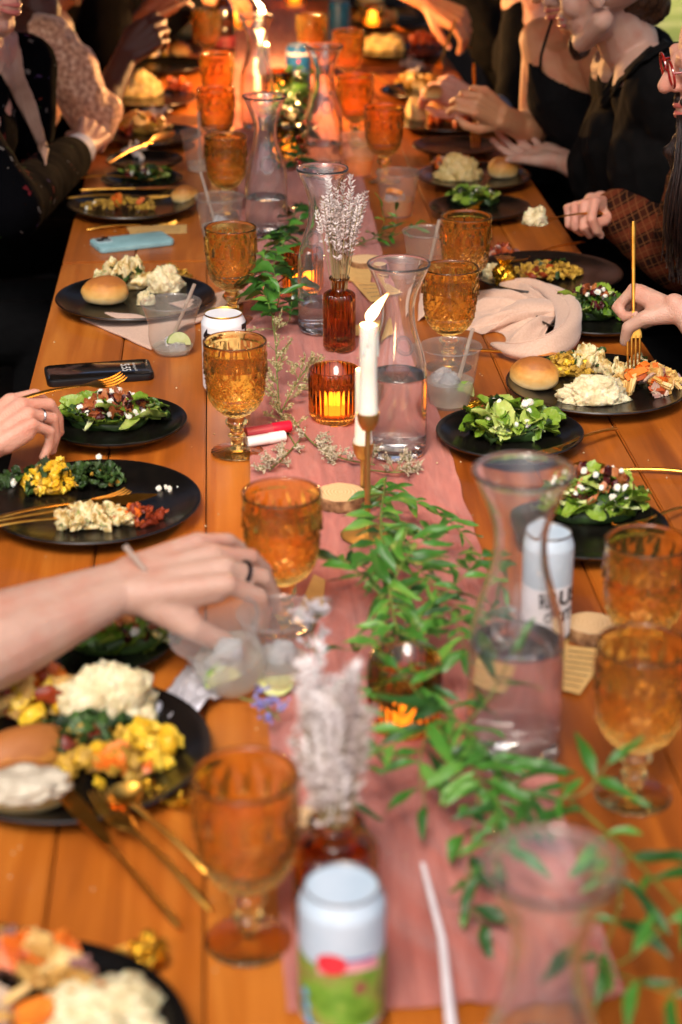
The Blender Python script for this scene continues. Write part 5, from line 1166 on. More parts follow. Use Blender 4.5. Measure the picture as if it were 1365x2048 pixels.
# ------------- dried statice sprigs
M_stat = mat('dried_statice', ['8a7c48', 'b8a878', 'd2c6a2'], rough=.8, scale=200); M_stats = mat('statice_stem', ['5c6a2e', '7c7f45'], rough=.7)
def sprig(pts, label, seed, nb=14, bl=.04, col=M_stat):
    random.seed(seed); pp = smooth_path([Vector(p) for p in pts], 30); e = empty('dried_sprig', pp[0], label, 'dried flowers', 'dried sprigs on the runner'); o = pp[0]
    st, fl = MB(), MB(); st.tube([p-o for p in pp], [.0011]*len(pp), 6)
    for k in range(nb):
        i = int(rnd(.15, 1)*(len(pp)-1)); p = pp[i]; t = (pp[min(i+1, 30)]-pp[max(0, i-1)]).normalized()
        d = (t*rnd(.2, 1)+Vector((rnd(-1, 1), rnd(-1, 1), rnd(-.1, .9)))).normalized(); L = bl*rnd(.5, 1.1)
        q = p+d*L; q.z = max(q.z, TH+.004); st.tube([p-o, (p+q)/2-o+Vector((0, 0, .003)), q-o], .0005, 5)
        for j in range(9):
            b = p.lerp(q, rnd(.35, 1)); d2 = (d+Vector((rnd(-1, 1), rnd(-1, 1), rnd(-.4, 1)))*.9).normalized(); l2 = rnd(.005, .014); r_ = b+d2*l2; r_.z = max(r_.z, TH+.005)
            st.tube([b-o, r_-o], .00035, 4)
            for m_ in range(7):
                c = b.lerp(r_, rnd(.3, 1.05))+Vector((rnd(-1, 1), rnd(-1, 1), rnd(-1, 1)))*.0014; s = rnd(.0007, .0013); dd = Vector((rnd(-1, 1), rnd(-1, 1), rnd(0, 1))).normalized(); x = dd.orthogonal().normalized(); y = dd.cross(x)
                fl.add([c-o+x*s, c-o+y*s, c-o-x*s, c-o-y*s, c-o+dd*s*2.2], [(0, 1, 4), (1, 2, 4), (2, 3, 4), (3, 0, 4)])
    st.build('stems', M_stats, e); T(fl.build('tiny_flowers', col, e, sharp=0), kind='stuff')
sprig(pz((600, 905, .006), (565, 840, .01), (555, 760, .03), (552, 690, .05), (545, 640, .06)), 'beige dried statice sprig rising left of the amber votive', 71, 26, .034)
sprig(pz((560, 830, .006), (590, 770, .02), (615, 735, .03)), 'second beige statice branch leaning toward the amber votive', 72, 14, .030)
sprig(pz((580, 830, .006), (625, 885, .008), (680, 915, .008), (750, 930, .010)), 'pale dried sprig lying on the runner before the amber votive', 73, 20, .026, mat('pale_statice', ['a89a80', 'd0c6b0'], rough=.8, scale=200))
sprig(pz((600, 880, .006), (568, 915, .008), (540, 940, .010)), 'pale dried sprig lying beside the white lip balm', 74, 12, .024, MC['pale_statice'])
sprig(pz((740, 940, .006), (790, 945, .010), (830, 940, .012)), 'pale dried sprig at the foot of the water carafe', 75, 10, .024, MC['pale_statice'])
sprig(pz((480, 1395, .02), (520, 1410, .02), (560, 1440, .02)), 'violet blue dried sprig below the lime cup, blurred', 76, 6, .014, mat('violet_statice', ['7a74c0', '9a94d8'], rough=.8))
sprig(pz((640, 1330, .06), (625, 1270, .10), (622, 1240, .12)), 'white fluffy dried sprig beside the foreground fingers, blurred', 77, 12, .022, mat('white_statice', ['c9c0c4', 'e0dade'], rough=.8))
# ============================================================ people
def skin(name, c):
    m, n, b = newmat(name); MC[name] = m; tc = N(n, 'ShaderNodeTexCoord'); c = srgb(c)
    n1 = N(n, 'ShaderNodeTexNoise', i_Scale=26, i_Detail=7); n.links.new(tc.outputs['Object'], n1.inputs['Vector'])
    n.links.new(ramp(n, n1.outputs[0], [(.32, tuple(x*y for x, y in zip(c, (.97, .78, .74)))), (.55, c), (.75, tuple(min(1, x*1.06) for x in c))]), b.inputs['Base Color'])
    n2 = N(n, 'ShaderNodeTexNoise', i_Scale=160, i_Detail=4); n.links.new(tc.outputs['Object'], n2.inputs['Vector']); vo = N(n, 'ShaderNodeTexVoronoi', i_Scale=420); n.links.new(tc.outputs['Object'], vo.inputs['Vector'])
    ad = N(n, 'ShaderNodeMath', operation='ADD'); n.links.new(n2.outputs[0], ad.inputs[0]); n.links.new(vo.outputs[0], ad.inputs[1])
    bp = N(n, 'ShaderNodeBump', i_Strength=.5, i_Distance=.0012); n.links.new(ad.outputs[0], bp.inputs['Height']); n.links.new(bp.outputs[0], b.inputs['Normal'])
    b.inputs['Roughness'].default_value = .48; b.inputs['Subsurface Weight'].default_value = .35; b.inputs['Subsurface Radius'].default_value = (.012, .005, .003); b.inputs['Subsurface Scale'].default_value = .8; b.inputs['Specular IOR Level'].default_value = .4
    return m
SK_fair = skin('fair_skin', 'c19a86'); SK_pink = skin('pink_skin', 'd39c86'); SK_pale = skin('pale_forearm_skin', 'b99380'); SK_tan = skin('tan_skin', 'cf946a'); SK_brown = skin('brown_skin', '4f2818')
M_nail = mat('nail', ['d9a090', 'e3b3a4'], rough=.25, coat=.4); M_lip = mat('lips', ['b0564c', 'c26a5e'], rough=.35, coat=.2)
M_blackcloth = mat('black_cloth', ['050506', '0a0a0b'], rough=.9, scale=60, bump=.3, spec=.15)
FPH = {'i': (.040, .024, .020), 'm': (.044, .028, .021), 'r': (.041, .026, .021), 'p': (.032, .019, .018)}
FB = {'i': (.030, .090), 'm': (.0095, .094), 'r': (-.0115, .089), 'p': (-.0315, .080)}
FR = {'i': .0092, 'm': .0095, 'r': .0088, 'p': .0077}
def hand(mb, nails, W_, fwd, back, side, pose, s=1.0):
    """W_ wrist, fwd wrist->knuckles, back = back of the hand; side 1 left hand, -1 right hand"""
    y = Vector(fwd).normalized(); z = Vector(back); z = (z-y*z.dot(y)).normalized(); x = y.cross(z)*side
    def L(a, b, c): return W_+(x*a+y*b+z*c)*s
    r = lambda v: v*s
    for k in 'imrp':
        fx, fy = FB[k]; base = L(fx, fy, .002); a0 = L(fx*.55, .006, 0)
        mb.cone(a0, base, r(.0150 if k in 'im' else .0135), r(FR[k]*1.22))
        mb.cone(L(fx*.8, .040, -.006), L(fx, fy-.010, -.006), r(.0125), r(.0105))
        f1, f2, f3, sp = pose[k]; ang = 0; p = base; sp = math.radians(sp)
        for q, (ln, fl) in enumerate(zip(FPH[k], (f1, f2, f3))):
            ang += math.radians(fl); ds = math.cos(ang)
            d = (y*ds*math.cos(sp)+x*math.sin(sp)*max(.3, ds)-z*math.sin(ang)).normalized(); e = p+d*r(ln)
            ra, rb = FR[k]*(1.04-.07*q), FR[k]*(.97-.09*q)
            mb.cone(p, e, r(ra), r(rb)); mb.ball(p+z*0, r(ra*1.05), 12)
            if q == 2:
                up = (z*math.cos(ang)+y*math.sin(ang)).normalized(); F_ = frame(d, up)
                nails.ball(e+up*r(rb*.62)-d*r(.001), (r(.0062), r(.0052), r(.0030)), 12, q=F_.to_quaternion())
            p = e
    mb.cone(L(.012, .004, -.002), L(.014, .045, -.004), r(.020), r(.017)); mb.cone(L(-.012, .004, -.002), L(-.018, .045, -.004), r(.018), r(.016))
    t = pose['t']; p0 = L(.016, .014, -.006); p1 = L(*t[0]); p2 = L(*t[1]); p3 = L(*t[2])
    mb.cone(p0, p1, r(.0185), r(.0125)); mb.cone(L(.012, .045, -.008), p1, r(.014), r(.010)); mb.cone(p1, p2, r(.0122), r(.0104)); mb.cone(p2, p3, r(.0106), r(.0085)); mb.ball(p2, r(.0112))
    d = (p3-p2).normalized(); tn = t[3] if len(t) > 3 else (1, 0, .4); up = (x*tn[0]+y*tn[1]+z*tn[2]).normalized(); F_ = frame(d, up)
    nails.ball(p3+up*r(.0048), (r(.0078), r(.0064), r(.0032)), 12, q=F_.to_quaternion())
    return L
def forearm(mb, el, wr, fwd_x, r0=.042, r1=.024, wide=.008):
    """two overlapping tapered cones make the flattened wrist"""
    x = Vector(fwd_x).normalized()
    d = (wr-el).normalized(); mid = el.lerp(wr, .62); rm = r0*.70
    for sg in (-1, 1):
        mb.cone(el+x*sg*wide*.4, mid+x*sg*wide*.8, r0*.96, rm); mb.cone(mid+x*sg*wide*.8, wr+x*sg*.0095, rm, .0188); mb.cone(wr+x*sg*.0095, wr+d*.018+x*sg*.010, .0188, .0165)
    mb.cone(el.lerp(wr, .12), el.lerp(wr, .42), r0*1.08, r0*.94)
def hx(fwd, back, side):
    y = Vector(fwd).normalized(); z = Vector(back); z = (z-y*z.dot(y)).normalized(); return y.cross(z)*side
RELAX = dict(i=(20, 25, 15, 3), m=(25, 30, 15, 0), r=(30, 32, 18, -3), p=(34, 34, 18, -7), t=((.044, .048, -.018), (.054, .078, -.030), (.056, .102, -.040)))
FIST = dict(i=(62, 85, 45, 2), m=(72, 90, 50, 0), r=(76, 92, 50, -2), p=(80, 92, 50, -4), t=((.042, .050, -.026), (.034, .078, -.042), (.014, .092, -.050)))
def head(mb, extra, c, F_, U_, s=1.0):
    """extra = dict of MBs for lips, eyes"""
    y = Vector(F_).normalized(); z = Vector(U_); z = (z-y*z.dot(y)).normalized(); x = y.cross(z); Q = Matrix((x, y, z)).transposed().to_quaternion()
    L = lambda a, b, d: Vector(c)+(x*a+y*b+z*d)*s
    def el(a, r): mb.ball(L(*a), tuple(q*s for q in r), 24, q=Q)
    el((0, -.012, .035), (.074, .094, .088)); el((0, .030, -.005), (.062, .062, .075)); el((0, .036, -.050), (.052, .050, .055)); el((0, .058, -.092), (.028, .026, .022))
    for sg in (-1, 1):
        el((sg*.040, .052, -.018), (.024, .026, .026)); el((sg*.030, .080, .036), (.026, .012, .010)); el((sg*.076, -.006, -.002), (.008, .018, .030))
        mb.cone(L(sg*.058, .000, -.055), L(sg*.022, .058, -.093), .022*s, .020*s); extra['eye'].ball(L(sg*.031, .078, .018), .0125*s, 14, q=Q)
        mb.cone(L(sg*.045, .082, .024), L(sg*.018, .088, .026), .007*s, .007*s); mb.cone(L(sg*.044, .082, .008), L(sg*.020, .087, .008), .006*s, .006*s)
        el((sg*.012, .096, -.014), (.009, .010, .008))
    mb.cone(L(0, .086, .030), L(0, .112, -.010), .008*s, .0125*s); mb.ball(L(0, .085, -.048), (.024*s, .016*s, .022*s), 16, q=Q)
    for zz, r in ((-.045, .0060), (-.056, .0072)):
        for k in range(8):
            a, b = -1+2*k/8, -1+2*(k+1)/8; f = lambda t: L(.024*t, .0985-.014*t*t, zz+(-.002 if zz < -.05 else .002)*(1-t*t))
            extra['lip'].cone(f(a), f(b), r*s*(1-.55*abs(a)), r*s*(1-.55*abs(b)), 8)
    return L
def finish(pr, body, nails, sk, voxel=.0028, extra=None, smooth=9):
    m = remesh(body, voxel, smooth); b = len(m.f)
    m.k = 1; m.add(nails.v, nails.f)
    if extra: m.k = 2; m.add(extra['lip'].v, extra['lip'].f); m.k = 3; m.add(extra['eye'].v, extra['eye'].f)
    o = pr.location; m.v = [(x-o.x, y_-o.y, z-o.z) for x, y_, z in m.v]
    return m.build('body', [sk, M_nail, M_lip, mat('eye_white', ['d8cfc8'], rough=.1)], pr, sharp=0)
def cloth(pr, mb, m, name, voxel=.008, wr=.004, f=14, keep=None, smooth=3, stretch=(1, 1, 1)):
    r = remesh(mb, voxel, smooth, disp=lambda p: wr*(noise.fractal(Vector((p.x*f*stretch[0], p.y*f*stretch[1], p.z*f*stretch[2])), 1, 2.1, 3)+(1-abs(noise.noise(p*f*.6)))*.9-.5))
    if keep:
        ctr = [sum((Vector(r.v[i]) for i in fc), Vector())/len(fc) for fc in r.f]; idx = [i for i, c in enumerate(ctr) if keep(c)]
        r.f = [r.f[i] for i in idx]; r.m = [r.m[i] for i in idx]
    o = pr.location; r.v = [(x-o.x, y-o.y, z-o.z) for x, y, z in r.v]
    ob = r.build(name, m, pr, sharp=0)
    return ob
def px_of(q):
    q = Vector(q)-CO; f = q.dot(CF); return 682.5+FPX*q.dot(CR)/f, 1024-FPX*q.dot(CU)/f
def person(loc, label): return empty('person', (loc[0], loc[1], 0), label, 'person', 'guests seated along the table')
def torso(mb, hip, neck, across, r=.145, wd=.075, rn=.055, shoulder=.15):
    hip, neck, x = Vector(hip), Vector(neck), Vector(across).normalized(); ch = hip.lerp(neck, .68)
    for s in (-1, 1):
        mb.cone(hip+x*s*wd*.8, ch+x*s*wd, r*.86, r*.92); mb.cone(ch+x*s*wd, neck+x*s*.05-(neck-hip).normalized()*.07, r*.88, .075)
        mb.cone(neck+x*s*.03-(neck-hip).normalized()*.045, neck+x*s*(shoulder+.015)-(neck-hip).normalized()*.085, .05, .062)
    return ch
def legs(mb, hip, across, toward, r=.085, knee=.44, flo=True):
    hip, x, t = Vector(hip), Vector(across).normalized(), Vector(toward).normalized()
    for s in (-1, 1):
        a = hip+x*s*.10; k = a+t*knee+Vector((0, 0, .03)); k.z = min(k.z, .60); mb.cone(a, k, r, r*.74); ft = Vector((k.x-t.x*.05, k.y, .06)); mb.cone(k, ft, r*.74, .045); mb.cone(ft, ft+t*.16-Vector((0, 0, .015)), .045, .035)
V = Vector
# ---- floral suit man at the left
def floral(name, base, spots, sc=26):
    m, n, b = newmat(name); MC[name] = m; tc = N(n, 'ShaderNodeTexCoord'); vo = N(n, 'ShaderNodeTexVoronoi', i_Scale=sc); nz = N(n, 'ShaderNodeTexNoise', i_Scale=sc*1.5, i_Detail=3)
    n.links.new(tc.outputs['Object'], nz.inputs['Vector']); mx = N(n, 'ShaderNodeMix', data_type='VECTOR'); mx.inputs[0].default_value = .04; n.links.new(tc.outputs['Object'], mx.inputs[4]); n.links.new(nz.outputs[1], mx.inputs[5]); n.links.new(mx.outputs[1], vo.inputs['Vector'])
    sx = N(n, 'ShaderNodeSeparateColor'); n.links.new(vo.outputs['Color'], sx.inputs[0])
    st = [(i/len(spots), srgb(c)) for i, c in enumerate(spots)]; cr = N(n, 'ShaderNodeValToRGB'); cr.color_ramp.interpolation = 'CONSTANT'; e = cr.color_ramp.elements
    while len(e) < len(st): e.new(.5)
    for q, (p, c) in zip(e, st): q.position = p; q.color = (*c, 1)
    n.links.new(sx.outputs[0], cr.inputs[0])
    near = N(n, 'ShaderNodeMath', operation='LESS_THAN', i_1=.26); n.links.new(vo.outputs['Distance'], near.inputs[0]); pick = N(n, 'ShaderNodeMath', operation='GREATER_THAN', i_1=.58); n.links.new(sx.outputs[1], pick.inputs[0])
    an = N(n, 'ShaderNodeMath', operation='MULTIPLY'); n.links.new(near.outputs[0], an.inputs[0]); n.links.new(pick.outputs[0], an.inputs[1])
    mc = N(n, 'ShaderNodeMix', data_type='RGBA'); n.links.new(an.outputs[0], mc.inputs[0]); mc.inputs[6].default_value = (*srgb(base), 1); n.links.new(cr.outputs[0], mc.inputs[7]); n.links.new(mc.outputs[2], b.inputs['Base Color'])
    b.inputs['Roughness'].default_value = .95; b.inputs['Specular IOR Level'].default_value = .05; return m
M_floral = floral('floral_suit_cloth', '040406', ['5c1a1e', '6a625c', '2c3a1c', '6b2c20', '6a625c', '3a2c4a'], 44)
pr = person(R(-60, 300, 3.8), 'person in a black floral suit and pale open shirt at the upper left, fist raised')
hip = V((-.82, 3.80, .50)); neck = R(-48, 66, 3.80)
ax = V((.45, .9, 0))
body, nl, ex = MB(), MB(), dict(lip=MB(), eye=MB())
head(body, ex, R(-34, -66, 3.74), (.72, -.55, -.22), (.12, 0, 1)); body.cone(R(-54, 28, 3.80), neck, .050, .055)
torso(body, hip, neck, ax)
wr1 = P(172, 288, .06); el1 = P(20, 420, .06); sh1 = neck+ax.normalized()*-.17+V((0, 0, -.09)); hf = (P(216, 215, .10)-wr1); bk = V((.25, -.75, .62))
body.cone(sh1, el1, .05, .044); forearm(body, el1, wr1, hx(hf, bk, -1), .042, .024); hand(body, nl, wr1, hf, bk, -1, FIST, 1.0)
finish(pr, body, nl, SK_pink, .0032, ex)
c = MB(); torso(c, hip, neck-V((0, 0, .035)), ax, .150, .075); c.cone(sh1, el1, .075, .064); c.cone(el1, el1.lerp(wr1, .78), .062, .046)
sh2 = neck+ax.normalized()*.17+V((0, 0, -.09)); el2 = sh2+V((-.02, .10, -.26)); c.cone(sh2, el2, .07, .055)
jk = cloth(pr, c, M_floral, 'jacket')
c = MB(); c.cone(el1.lerp(wr1, .74), el1.lerp(wr1, .90), .040, .037); cloth(pr, c, mat('white_cuff', ['b9bcd0', 'cfd0de'], rough=.7), 'shirt_cuff', .004, .001)
c = MB(); legs(c, hip+V((.05, 0, -.03)), ax, (1, .0, 0)); cloth(pr, c, M_blackcloth, 'trousers')
M_shirt = mat('blush_shirt', ['b58d78', 'cfa891'], rough=.7, scale=20, bump=.4)
from mathutils.bvhtree import BVHTree
def surf(obs):
    vs, fs = [], []
    for o in obs:
        off = len(vs); l = o.parent.location; vs += [v.co+l for v in o.data.vertices]; fs += [tuple(i+off for i in p.vertices) for p in o.data.polygons]
    return BVHTree.FromPolygons(vs, fs)
def strip(pr, bvh, left, right, m, name, off=.006, n=40, k=8, wav=.002, fb=3.8):
    """cloth strip lying on the body between two edge lines"""
    def at(line, t):
        t *= len(line)-1; i = min(int(t), len(line)-2); f = t-i; return (line[i][0]*(1-f)+line[i+1][0]*f, line[i][1]*(1-f)+line[i+1][1]*f)
    vs = []; last = None
    for i in range(n+1):
        a, b = at(left, i/n), at(right, i/n)
        for j in range(k+1):
            u = j/k; x, y = a[0]*(1-u)+b[0]*u, a[1]*(1-u)+b[1]*u; d = ray(x, y); h, nn, _, dist = bvh.ray_cast(CO, d)
            if h is None: h = last if last is not None else R(x, y, fb); h = CO+d*((h-CO).length); nn = -d
            last = h; vs.append(h-d*(off+wav*math.sin(i*.7+j*1.7)))
    fs = [(i*(k+1)+j, i*(k+1)+j+1, (i+1)*(k+1)+j+1, (i+1)*(k+1)+j) for i in range(n) for j in range(k)]
    o = pr.location; mb = MB().add([v-V(o) for v in vs], fs); ob = mb.build(name, m, pr, sharp=0); s = ob.modifiers.new('s', 'SOLIDIFY'); s.thickness = .004; s.offset = 0
    return ob
bv = surf([jk])
strip(pr, bv, [(-5, 130), (30, 200), (62, 260), (80, 300), (92, 330)], [(22, 55), (42, 100), (48, 150), (70, 200), (97, 300)], M_shirt, 'shirt_front')
strip(pr, bv, [(-30, 60), (-25, 100), (0, 150)], [(15, 52), (28, 80), (12, 130)], M_shirt, 'shirt_collar', off=.012)
# ---- lace sleeve, brown arm raised
M_lace = mat('blush_sequin_lace', ['8f5a40', 'b87c5a', 'd8a07a', 'e8bc9a'], rough=.5, scale=85, bump=1.0, bscale=120, sheen=.3)
pr = person(R(60, 200, 4.35), 'person in a blush sequinned lace sleeve with a raised brown forearm at the upper left')
sh = R(118, 88, 4.34); el = R(190, 250, 4.30); wr = R(252, 112, 4.42); hip = V((-.74, 4.45, .48)); neck = R(80, 20, 4.40); ax = V((.3, 1, 0))
body, nl, ex = MB(), MB(), dict(lip=MB(), eye=MB())
hf = (R(292, 75, 4.44)-wr); bk = V((-.2, -.9, .3)); head(body, ex, R(60, -90, 4.42), (.85, .2, -.3), (0, 0, 1)); body.cone(R(58, -30, 4.44), neck, .045, .05); torso(body, hip, neck, ax, .12, .06)
body.cone(sh, el, .045, .040); forearm(body, el, wr, hx(hf, bk, -1), .038, .025)
hand(body, nl, wr, hf, bk, -1, dict(i=(30, 50, 30, 3), m=(38, 55, 30, 0), r=(45, 60, 30, -2), p=(50, 60, 30, -4), t=((.044, .048, -.018), (.046, .080, -.030), (.040, .104, -.036))))
finish(pr, body, nl, SK_brown, .0034, ex)
c = MB(); c.cone(sh+V((-.03, 0, .0)), sh.lerp(el, .4), .070, .062); c.cone(sh.lerp(el, .3), el, .066, .052); c.cone(el, el.lerp(wr, .22), .050, .050); torso(c, hip, neck-V((0, 0, .03)), ax, .14, .07); cloth(pr, c, M_lace, 'lace_blouse', .006, .004, 30)
c = MB(); legs(c, hip, ax, (1, 0, 0)); cloth(pr, c, M_blackcloth, 'skirt')
c = MB(); c.ball(R(55, -100, 4.48), (.10, .11, .12)); c.cone(R(50, -60, 4.5), R(45, 60, 4.52), .07, .05); cloth(pr, c, mat('black_hair', ['0a0807', '17110d'], rough=.5, scale=60, stretch=(8, 8, 1)), 'hair', .008, .006, 30)
# ---- dark floral dress behind
pr = person(R(150, 60, 4.95), 'person in a dark floral dress sitting beyond the raised brown forearm')
M_dress = floral('dark_floral_dress', '0a0807', ['5a1810', '6b4a22', '33301a', '7a3a1c', '8a5a30'], 22)
hip = V((-.72, 5.05, .48)); neck = R(160, -60, 5.0); ax = V((.3, 1, 0)); sh = R(215, 10, 4.95); el = R(215, 110, 4.9); wr = R(292, 32, 5.0)
body, nl, ex = MB(), MB(), dict(lip=MB(), eye=MB()); head(body, ex, R(150, -160, 5.0), (.9, 0, -.2), (0, 0, 1)); body.cone(R(150, -100, 5.0), neck, .045, .05); torso(body, hip, neck, ax, .12, .06)
hf = R(345, -12, 5.02)-wr; bk = V((-.1, -.8, .5)); body.cone(sh, el, .045, .04); forearm(body, el, wr, hx(hf, bk, -1), .038, .0235); hand(body, nl, wr, hf, bk, -1, RELAX); finish(pr, body, nl, SK_brown, .0036, ex)
c = MB(); torso(c, hip, neck-V((0, 0, .03)), ax, .15, .075); c.cone(sh, el, .066, .056); c.cone(el, el.lerp(wr, .35), .055, .046); cloth(pr, c, M_dress, 'dress', .008, .006)
c = MB(); legs(c, hip, ax, (1, 0, 0)); cloth(pr, c, M_blackcloth, 'skirt')
c = MB(); c.ball(R(145, -165, 5.03), (.10, .11, .12)); cloth(pr, c, MC['black_hair'], 'hair', .01, .006, 30)
# dark suited guest between them: black jacket filling the upper left
pr = person(R(110, 40, 5.6), 'person in plain black clothes far behind at the upper left')
hip = V((-.78, 5.7, .5)); neck = R(240, -80, 5.6); ax = V((.2, 1, 0)); body, nl, ex = MB(), MB(), dict(lip=MB(), eye=MB()); head(body, ex, R(240, -170, 5.6), (.9, 0, -.2), (0, 0, 1)); body.cone(R(240, -120, 5.6), neck, .045, .05)
wr = R(400, -10, 5.5); el = R(330, 40, 5.5); sh = R(260, -30, 5.55); hf = V((.9, .1, -.1)); bk = V((0, -.4, .9)); forearm(body, el, wr, hx(hf, bk, -1)); hand(body, nl, wr, hf, bk, -1, RELAX); torso(body, hip, neck, ax, .12, .06); finish(pr, body, nl, SK_tan, .004, ex)
c = MB(); torso(c, hip, neck-V((0, 0, .03)), ax, .17, .09); c.cone(sh, el, .07, .055); c.cone(el, el.lerp(wr, .8), .055, .04); cloth(pr, c, M_blackcloth, 'jacket', .009, .006)
c = MB(); legs(c, hip, ax, (1, 0, 0)); cloth(pr, c, M_blackcloth, 'trousers')
# ---- right: woman in the black top
pr = person(R(1230, 300, 3.95), 'person in a thin strapped black top leaning in, holding an upright gold fork')
hip = V((1.12, 4.02, .50)); neck = R(1172, 62, 3.92); ax = V((-.42, .9, 0)).normalized()
body, nl, ex = MB(), MB(), dict(lip=MB(), eye=MB())
head(body, ex, R(1164, -60, 3.86), (-.86, -.25, -.36), (-.2, 0, 1)); body.cone(R(1175, 0, 3.93), neck, .046, .052)
torso(body, hip, neck, ax, .125, .07, shoulder=.13)
shR = R(1085, 82, 4.0); elR = R(1066, 262, 4.02); wrR = R(1010, 238, 3.93)
body.cone(R(1135, 62, 3.96), shR, .045, .046); body.cone(shR, elR, .043, .034); body.cone(shR, R(1125, 190, 3.98), .05, .07)
hf = R(962, 205, 3.90)-wrR; bk = V((.35, -.8, .35)); forearm(body, elR, wrR, hx(hf, bk, -1), .034, .025)
PINCH = dict(i=(42, 55, 25, 4), m=(52, 58, 28, 0), r=(60, 62, 30, -3), p=(66, 60, 30, -6), t=((.046, .046, -.020), (.050, .074, -.034), (.040, .096, -.044)))
hand(body, nl, wrR, hf, bk, -1, PINCH, .95)
finish(pr, body, nl, SK_tan, .0030, ex)
c = MB(); torso(c, hip, neck, ax, .134, .077, shoulder=.12); c.cone(shR, R(1125, 190, 3.98), .058, .079); c.cone(R(1125, 190, 3.98), hip+ax*-.05, .079, .13)
def neckline(q):
    x, y = px_of(q); line = [(1040, 118), (1078, 135), (1100, 155), (1140, 175), (1190, 192), (1300, 195)]
    return y > np.interp(x, [a for a, _ in line], [b for _, b in line]) and x > 1057-.06*(y-140)
tk = cloth(pr, c, mat('black_knit', ['060607', '0d0c0d'], rough=.8, scale=80, bump=.2, spec=.2), 'black_top', .004, .0025, keep=neckline)
bvb = surf([pr.children[0]])
strip(pr, bvb, [(1102, 38), (1090, 75), (1080, 110), (1077, 142)], [(1107, 40), (1096, 76), (1086, 110), (1083, 142)], MC['black_knit'], 'strap', off=.002, k=2, wav=0)
M_brhair = mat('brown_hair', ['1f120a', '3a2212', '56361e'], rough=.4, scale=50, stretch=(6, 6, 1), bump=.6)
hr = MB(); hr.ball(R(1172, -88, 3.93), (.088, .105, .105)); cloth(pr, hr, M_brhair, 'hair', .005, .004, 60, stretch=(1.8, 1.8, .3))
cu_ = MB()
for s0, pts in enumerate(([(1150, 60), (1142, 95), (1152, 116), (1172, 110), (1178, 95)], [(1190, 70), (1192, 88), (1205, 96), (1216, 86)], [(1160, 60), (1147, 90), (1158, 112), (1170, 104)], [(1196, 66), (1197, 84), (1207, 92)])):
    for k in range(5):
        pp = [R(x+rnd(-2, 2), y+rnd(-2, 2), 3.74+.004*k) for x, y in pts]; cu_.tube([q-V(pr.location) for q in smooth_path(pp, 16)], .0034, 6)
cu_.build('hair_curls', M_brhair, pr)
legm = MB(); legs(legm, hip+V((0, 0, -.03)), (0, 1, 0), (-1, 0, 0)); cloth(pr, legm, M_blackcloth, 'trousers')
# ---- black shirt, bob hair
pr = person(R(1330, 300, 3.6), 'person in a black shirt with a short brown bob, open palm over the table')
hip = V((1.08, 3.50, .50)); neck = R(1258, 88, 3.58); ax = V((-.10, 1, 0)).normalized()
body, nl, ex = MB(), MB(), dict(lip=MB(), eye=MB())
head(body, ex, R(1208, -32, 3.52), (-.82, .42, -.24), (-.22, 0, 1)); body.cone(R(1228, 18, 3.56), neck, .055, .058); torso(body, hip, neck, ax, .13, .07)
shL = R(1340, 175, 3.42); elL = P(1262, 425, .0)+V((0, 0, .045)); wrL = P(1128, 322, .050)
hf = P(1060, 305, .055)-wrL; bk = V((.15, .25, -1)); body.cone(shL, elL, .048, .044)
forearm(body, elL, wrL, hx(hf, bk, -1), .042, .0235)
hand(body, nl, wrL, hf, bk, 1, dict(i=(12, 18, 12, 4), m=(16, 20, 12, 0), r=(22, 24, 14, -3), p=(28, 26, 14, -8), t=((.048, .046, -.014), (.060, .074, -.016), (.064, .100, -.012))), .98)
finish(pr, body, nl, SK_fair, .0030, ex)
c = MB(); torso(c, hip, neck-V((0, 0, .03)), ax, .165, .085, shoulder=.16); c.cone(shL, elL, .082, .070); c.cone(elL, elL.lerp(wrL, .50), .068, .054); c.cone(R(1290, 110, 3.66), R(1250, 330, 3.75), .06, .12)
M_bshirt = mat('black_linen', ['050505', '0a0909', '0f0d0d'], rough=.9, scale=30, bump=.4, bscale=400, spec=.15)
sj = cloth(pr, c, M_bshirt, 'black_shirt', .007, .006, 11)
bvs = surf([sj])
strip(pr, bvs, [(1292, 52), (1262, 92), (1232, 140), (1205, 185), (1196, 215)], [(1345, 90), (1310, 110), (1278, 130), (1240, 170), (1212, 215)], M_bshirt, 'collar', off=.014, k=6)
hr = MB(); hr.ball(R(1262, -60, 3.58), (.085, .100, .110)); hr.ball(R(1285, -8, 3.58), (.050, .07, .048)); hr.ball(R(1228, -90, 3.56), (.09, .09, .08)); hr.cone(R(1262, -10, 3.53), R(1300, 8, 3.56), .035, .040)
cloth(pr, hr, M_brhair, 'hair', .005, .004, 60, stretch=(1.8, 1.8, .3))
legm = MB(); legs(legm, hip+V((0, 0, -.03)), (0, 1, 0), (-1, 0, 0)); cloth(pr, legm, M_blackcloth, 'trousers')
